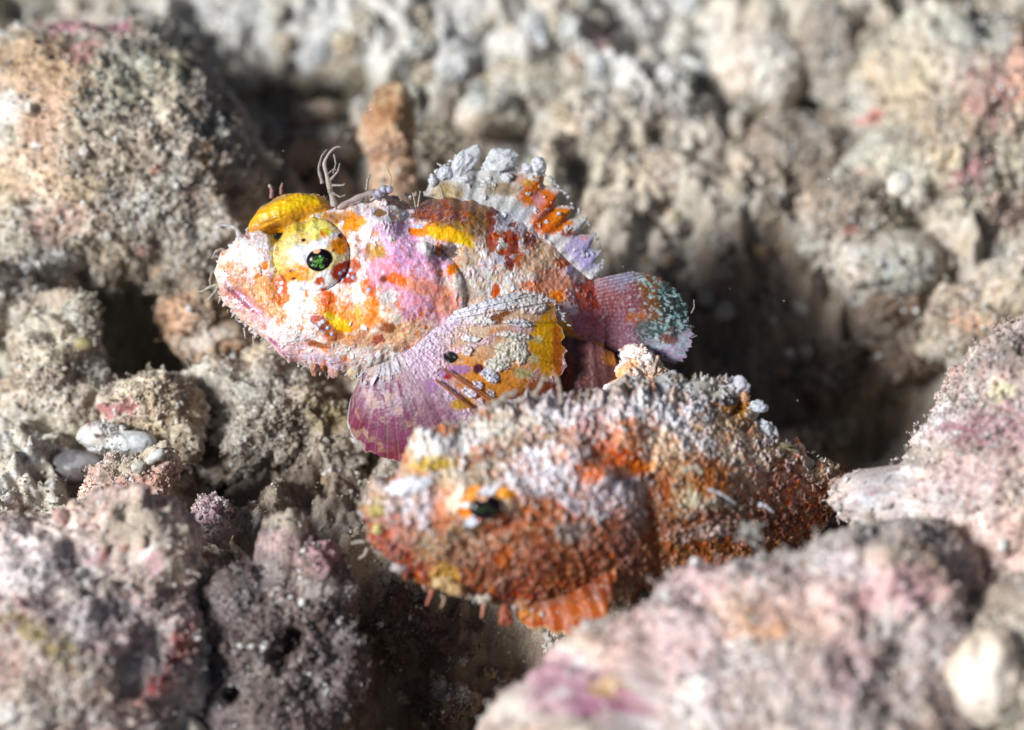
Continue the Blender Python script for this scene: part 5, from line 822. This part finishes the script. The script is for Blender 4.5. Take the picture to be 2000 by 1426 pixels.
_seen = set()
def piece_label(loc, s, k):
    px, py, d = PX(np.array(loc, float)[None]); px = px[0]; py = py[0]
    tone = ['beige', 'sandy brown', 'warm brown', 'whitish', 'grey beige', 'brown', 'orange brown', 'greyish'][k]
    ms = sorted(MARKS, key=lambda m: math.hypot(m[0]-px, m[1]-py))
    size = 'tiny' if s < .33 else 'small' if s < .45 else 'middling' if s < .58 else 'big' if s < .72 else 'very big'
    lab = ''
    for adj in ('', 'rough ', 'crusted ', 'lumpy ', 'pitted '):
        for (mx, my, mn) in ms[:2]:
            rel = ('left of' if px < mx else 'right of') if abs(px-mx) > abs(py-my) else ('above' if py < my else 'below')
            if math.hypot(mx-px, my-py) < 45: rel = 'beside'
            lab = f'{size} {adj}{tone} rubble piece {rel} the {mn}'
            if adj == '' and lab not in _seen: _seen.add(lab); return lab
        break
    lab = f'{size} {tone} rubble piece between the {ms[0][2]} and the {ms[1][2]}'
    _seen.add(lab); return ' '.join(lab.split()[:16])
REG = [  # px0 px1 py0 py1 count smin smax label group
 (420, 1000, 0, 240, 30, .25, .6, 'small blurred grey rubble pieces of the far background behind the sponge column', 'small rubble at the top left of centre'),
 (1000, 1700, 0, 240, 30, .25, .6, 'small blurred pale rubble pieces around the far pebble and coral branch', 'small rubble around the far pebble'),
 (1000, 1650, 250, 480, 36, .2, .45, 'small beige rubble pieces scattered behind the back fin and tail', 'small rubble behind the tail'),
 (1650, 2000, 0, 620, 26, .2, .4, 'small beige rubble pieces on and around the upper right boulder', 'small rubble at the upper right'),
 (1250, 1860, 480, 880, 64, .12, .36, 'small dim rubble pieces lying in the dark hollow', 'small rubble in the dark hollow'),
 (380, 760, 700, 980, 26, .12, .3, 'small brown rubble pieces on the floor below the chin', 'small rubble below the chin'),
 (0, 400, 600, 980, 22, .12, .35, 'small beige rubble pieces on the floor at the left edge', 'small rubble at the left'),
 (680, 1080, 1130, 1420, 20, .15, .35, 'small dark rubble pieces in the crevice below the red fish', 'small rubble in the crevice')]
for (a, b, c, d_, n, s0, s1, lab, grp) in REG:
    xs = rng.uniform(a, b, n); ys = rng.uniform(c, d_, n)
    g = np.zeros((n, 3)); done = np.zeros(n, bool)      # walk down the line of sight until it meets the sea bed
    for zz in np.arange(4.0, -10.0, -0.08):
        p_ = np.array([G(x, y, zz) for x, y in zip(xs, ys)]); hit = (ground_z(p_[:, 0], p_[:, 1], False) >= zz) & ~done
        g[hit] = p_[hit]; done |= hit
        if done.all(): break
    for i in range(n):
        me = protos[int(rng.integers(0, 8))] if 'dark' not in lab else protos[[2, 6, 1, 5][int(rng.integers(0, 4))]]
        o = bpy.data.objects.new('rubble_piece', me); sc.collection.objects.link(o)
        s = rng.uniform(s0, s1)*1.4
        o.location = g[i]+np.array([0, 0, .12*s]); o.rotation_euler = rng.uniform(0, 6.28, 3); o.scale = (s, s*rng.uniform(.7, 1.1), s*rng.uniform(.7, 1))
        nm = [k_ for k_ in range(8) if protos[k_] is me][0]
        tag(o, piece_label(o.location, s, nm), 'rubble piece', grp)
# ------------------------------------------------------------------ sand grains and fuzzy detritus: nobody could count them
U1, F1_ = ico(1)
def grain_cloud(name, pts, nrm, sizes, cols, label, mat, U=U1, F=F1_, el=(.6, 1.3)):
    n = len(pts); u = len(U)
    sc3 = rng.uniform(el[0], el[1], (n, 1, 3)); 
    q = rng.normal(size=(n, 4)); q /= np.linalg.norm(q, axis=1)[:, None]
    w_, x_, y_, z_ = q.T
    Rm = np.stack([1-2*(y_*y_+z_*z_), 2*(x_*y_-z_*w_), 2*(x_*z_+y_*w_), 2*(x_*y_+z_*w_), 1-2*(x_*x_+z_*z_), 2*(y_*z_-x_*w_), 2*(x_*z_-y_*w_), 2*(y_*z_+x_*w_), 1-2*(x_*x_+y_*y_)], 1).reshape(n, 3, 3)
    jit = rng.uniform(.7, 1.3, (n, u, 1))
    V = np.einsum('nij,nuj->nui', Rm, U[None]*sc3*jit)*sizes[:, None, None]+pts[:, None]
    Fa = (F[None]+(np.arange(n)*u)[:, None, None]).reshape(-1, 3)
    C = np.repeat(cols, u, 0)
    o = mk(name, V.reshape(-1, 3), Fa, mat, C, origin=np.zeros(3), smooth=False)
    if label: tag(o, label, 'sand', kind='stuff')
    return o
PT = []; NM = []; SZ = []; CO = []
NG = 190000; NT = 9000
tot = 0; items = []
for (o, V, wt, pl) in SCAT:
    me = o.data; nv = len(me.vertices); nr = np.empty(nv*3, np.float32); me.vertex_normals.foreach_get('vector', nr); nr = nr.reshape(-1, 3)
    if nv != len(V):
        co = np.empty(nv*3, np.float32); me.vertices.foreach_get('co', co); V = co.reshape(-1, 3)+np.array(o['_o'])
    px, py, d = PX(V); vd = (TOW*D0-V); vd /= np.linalg.norm(vd, axis=1)[:, None]
    ok = (px > -60) & (px < 2060) & (py > -60) & (py < 1490) & ((nr*vd).sum(1) > -0.1)
    # area per vertex so that coarse and fine meshes get the same density
    e = np.empty(2, np.int32); ar = 0
    pa = np.empty(len(me.polygons), np.float32); me.polygons.foreach_get('area', pa); a_v = pa.sum()/nv if nv == len(V) and o.name != 'sea_bed' else 0.0022
    idx = np.nonzero(ok)[0]
    ca = np.empty(nv*4, np.float32); me.color_attributes['Col'].data.foreach_get('color', ca); ca = ca.reshape(-1, 4)[:, :3]
    items.append((V, nr, idx, a_v*wt*len(idx), pl, ca)); tot += a_v*wt*len(idx)
for (V, nr, idx, wgt, pl, ca) in items:
    n = int(NG*wgt/tot)
    if n < 1 or len(idx) < 1: continue
    j = rng.choice(idx, n)
    clump = fbm(V[j]*1.7, 2, 77); keep = clump > rng.uniform(-.9, .5, n); j = j[keep]; n = len(j)
    s = 0.017*np.exp(rng.normal(0, .5, n)); s = np.where(rng.random(n) < .025, s*2.3, s)
    c = pal(pl, rng.random(n)**1.1); c = c*0.55+ca[j]*0.5
    wh = rng.random(n) < .16; dk = ca[j].mean(1) < .12
    c[wh] = np.where(dk[wh][:, None], ca[j][wh]*2.2+.05, np.array([.82, .82, .80]))
    PT.append(V[j]+nr[j]*(s*0.5)[:, None]); NM.append(nr[j]); SZ.append(s); CO.append(c)
    # fuzzy strands of grains
    m = int(NT*wgt/tot); j = rng.choice(idx, max(m, 1))
    p = V[j].astype(float); dr = nr[j]+rng.normal(0, .5, (len(j), 3))
    for st in range(9):
        dr = dr+rng.normal(0, .55, dr.shape); dr /= np.linalg.norm(dr, axis=1)[:, None]
        p = p+dr*0.03
        s = 0.020*rng.uniform(.5, 1.3, len(j))
        PT.append(p+rng.normal(0, .012, p.shape)); NM.append(dr); SZ.append(s); CO.append(ca[j]*.55+pal(pl, rng.random(len(j)))*.45)
PT = np.concatenate(PT); SZ = np.concatenate(SZ); CO = np.concatenate(CO)
grain_cloud('sand_grains', PT, None, SZ, CO, 'loose coral sand grains and fuzzy detritus covering every rock', M_GRAIN)
# marine snow: specks adrift in the water
n = 60; xs = rng.uniform(0, 2000, n); ys = rng.uniform(0, 1000, n); ds = rng.uniform(0, 2.2, n)
grain_cloud('drifting_specks', P(xs, ys, ds), None, rng.uniform(.006, .016, n), np.full((n, 3), .7), 'tiny white specks drifting in the water above the rubble', M_GRAIN)
# fuzzy algae tufts
def tuft(name, label, cat, c, r, n, seed, col, size=.03, squash=1.0, parent=None):
    rg = np.random.default_rng(seed); pts = []; O = P(*c)
    for k in range(n):
        th = rg.uniform(0, 2*math.pi); rr = r*math.sqrt(rg.random())*.5; p = O+RIGHT*math.cos(th)*rr+UP*math.sin(th)*rr*.6+TOW*rg.uniform(-.3, .3)*r
        dr = rg.normal(0, .8, 3)+UP*.5; dr /= np.linalg.norm(dr)
        for s in range(int(r*26)):
            dr = dr+rg.normal(0, .38, 3); dr /= np.linalg.norm(dr); p = p+dr*.034; pts.append(p.copy())
            if rg.random() < .15: pts.append(p+rg.normal(0, .03, 3))
    pts = np.array(pts); m = len(pts)
    o = grain_cloud(name, pts, None, size*rg.uniform(.5, 1.15, m), np.array(col)*rg.uniform(.7, 1.25, (m, 1)), None, M_GRAIN)
    return tag(o, label, cat)
tuft('algae_tuft', 'beige curly algae tuft right of the orange brown sponge column', 'algae tuft', (858, 275, -3.6), .62, 60, 1, (.52, .47, .36))
tuft('algae_tuft', 'fuzzy grey algae tuft on the rim at the right of the dark hollow', 'algae tuft', (1870, 785, 2.6), .22, 34, 2, (.36, .32, .26), .018)
tuft('algae_tuft', 'pale fuzzy tuft hanging into the black hole on the left', 'algae tuft', (170, 610, -1.5), .3, 40, 3, (.52, .47, .38), .024)
tuft('algae_tuft', 'fuzzy beige tuft at the lower right edge of the largest boulder', 'algae tuft', (315, 560, -2.5), .4, 46, 4, (.48, .42, .34), .024)
tuft('algae_tuft', 'small fuzzy tuft along the rear edge of the pink foreground boulder', 'algae tuft', (1470, 1045, 4.6), .3, 40, 5, (.55, .52, .48), .03)
tuft('algae_tuft', 'feathery olive tuft on the right shoulder of the largest boulder', 'algae tuft', (515, 315, -3.2), .35, 26, 6, (.46, .42, .33), .022)
print('done', time.time()-T0)
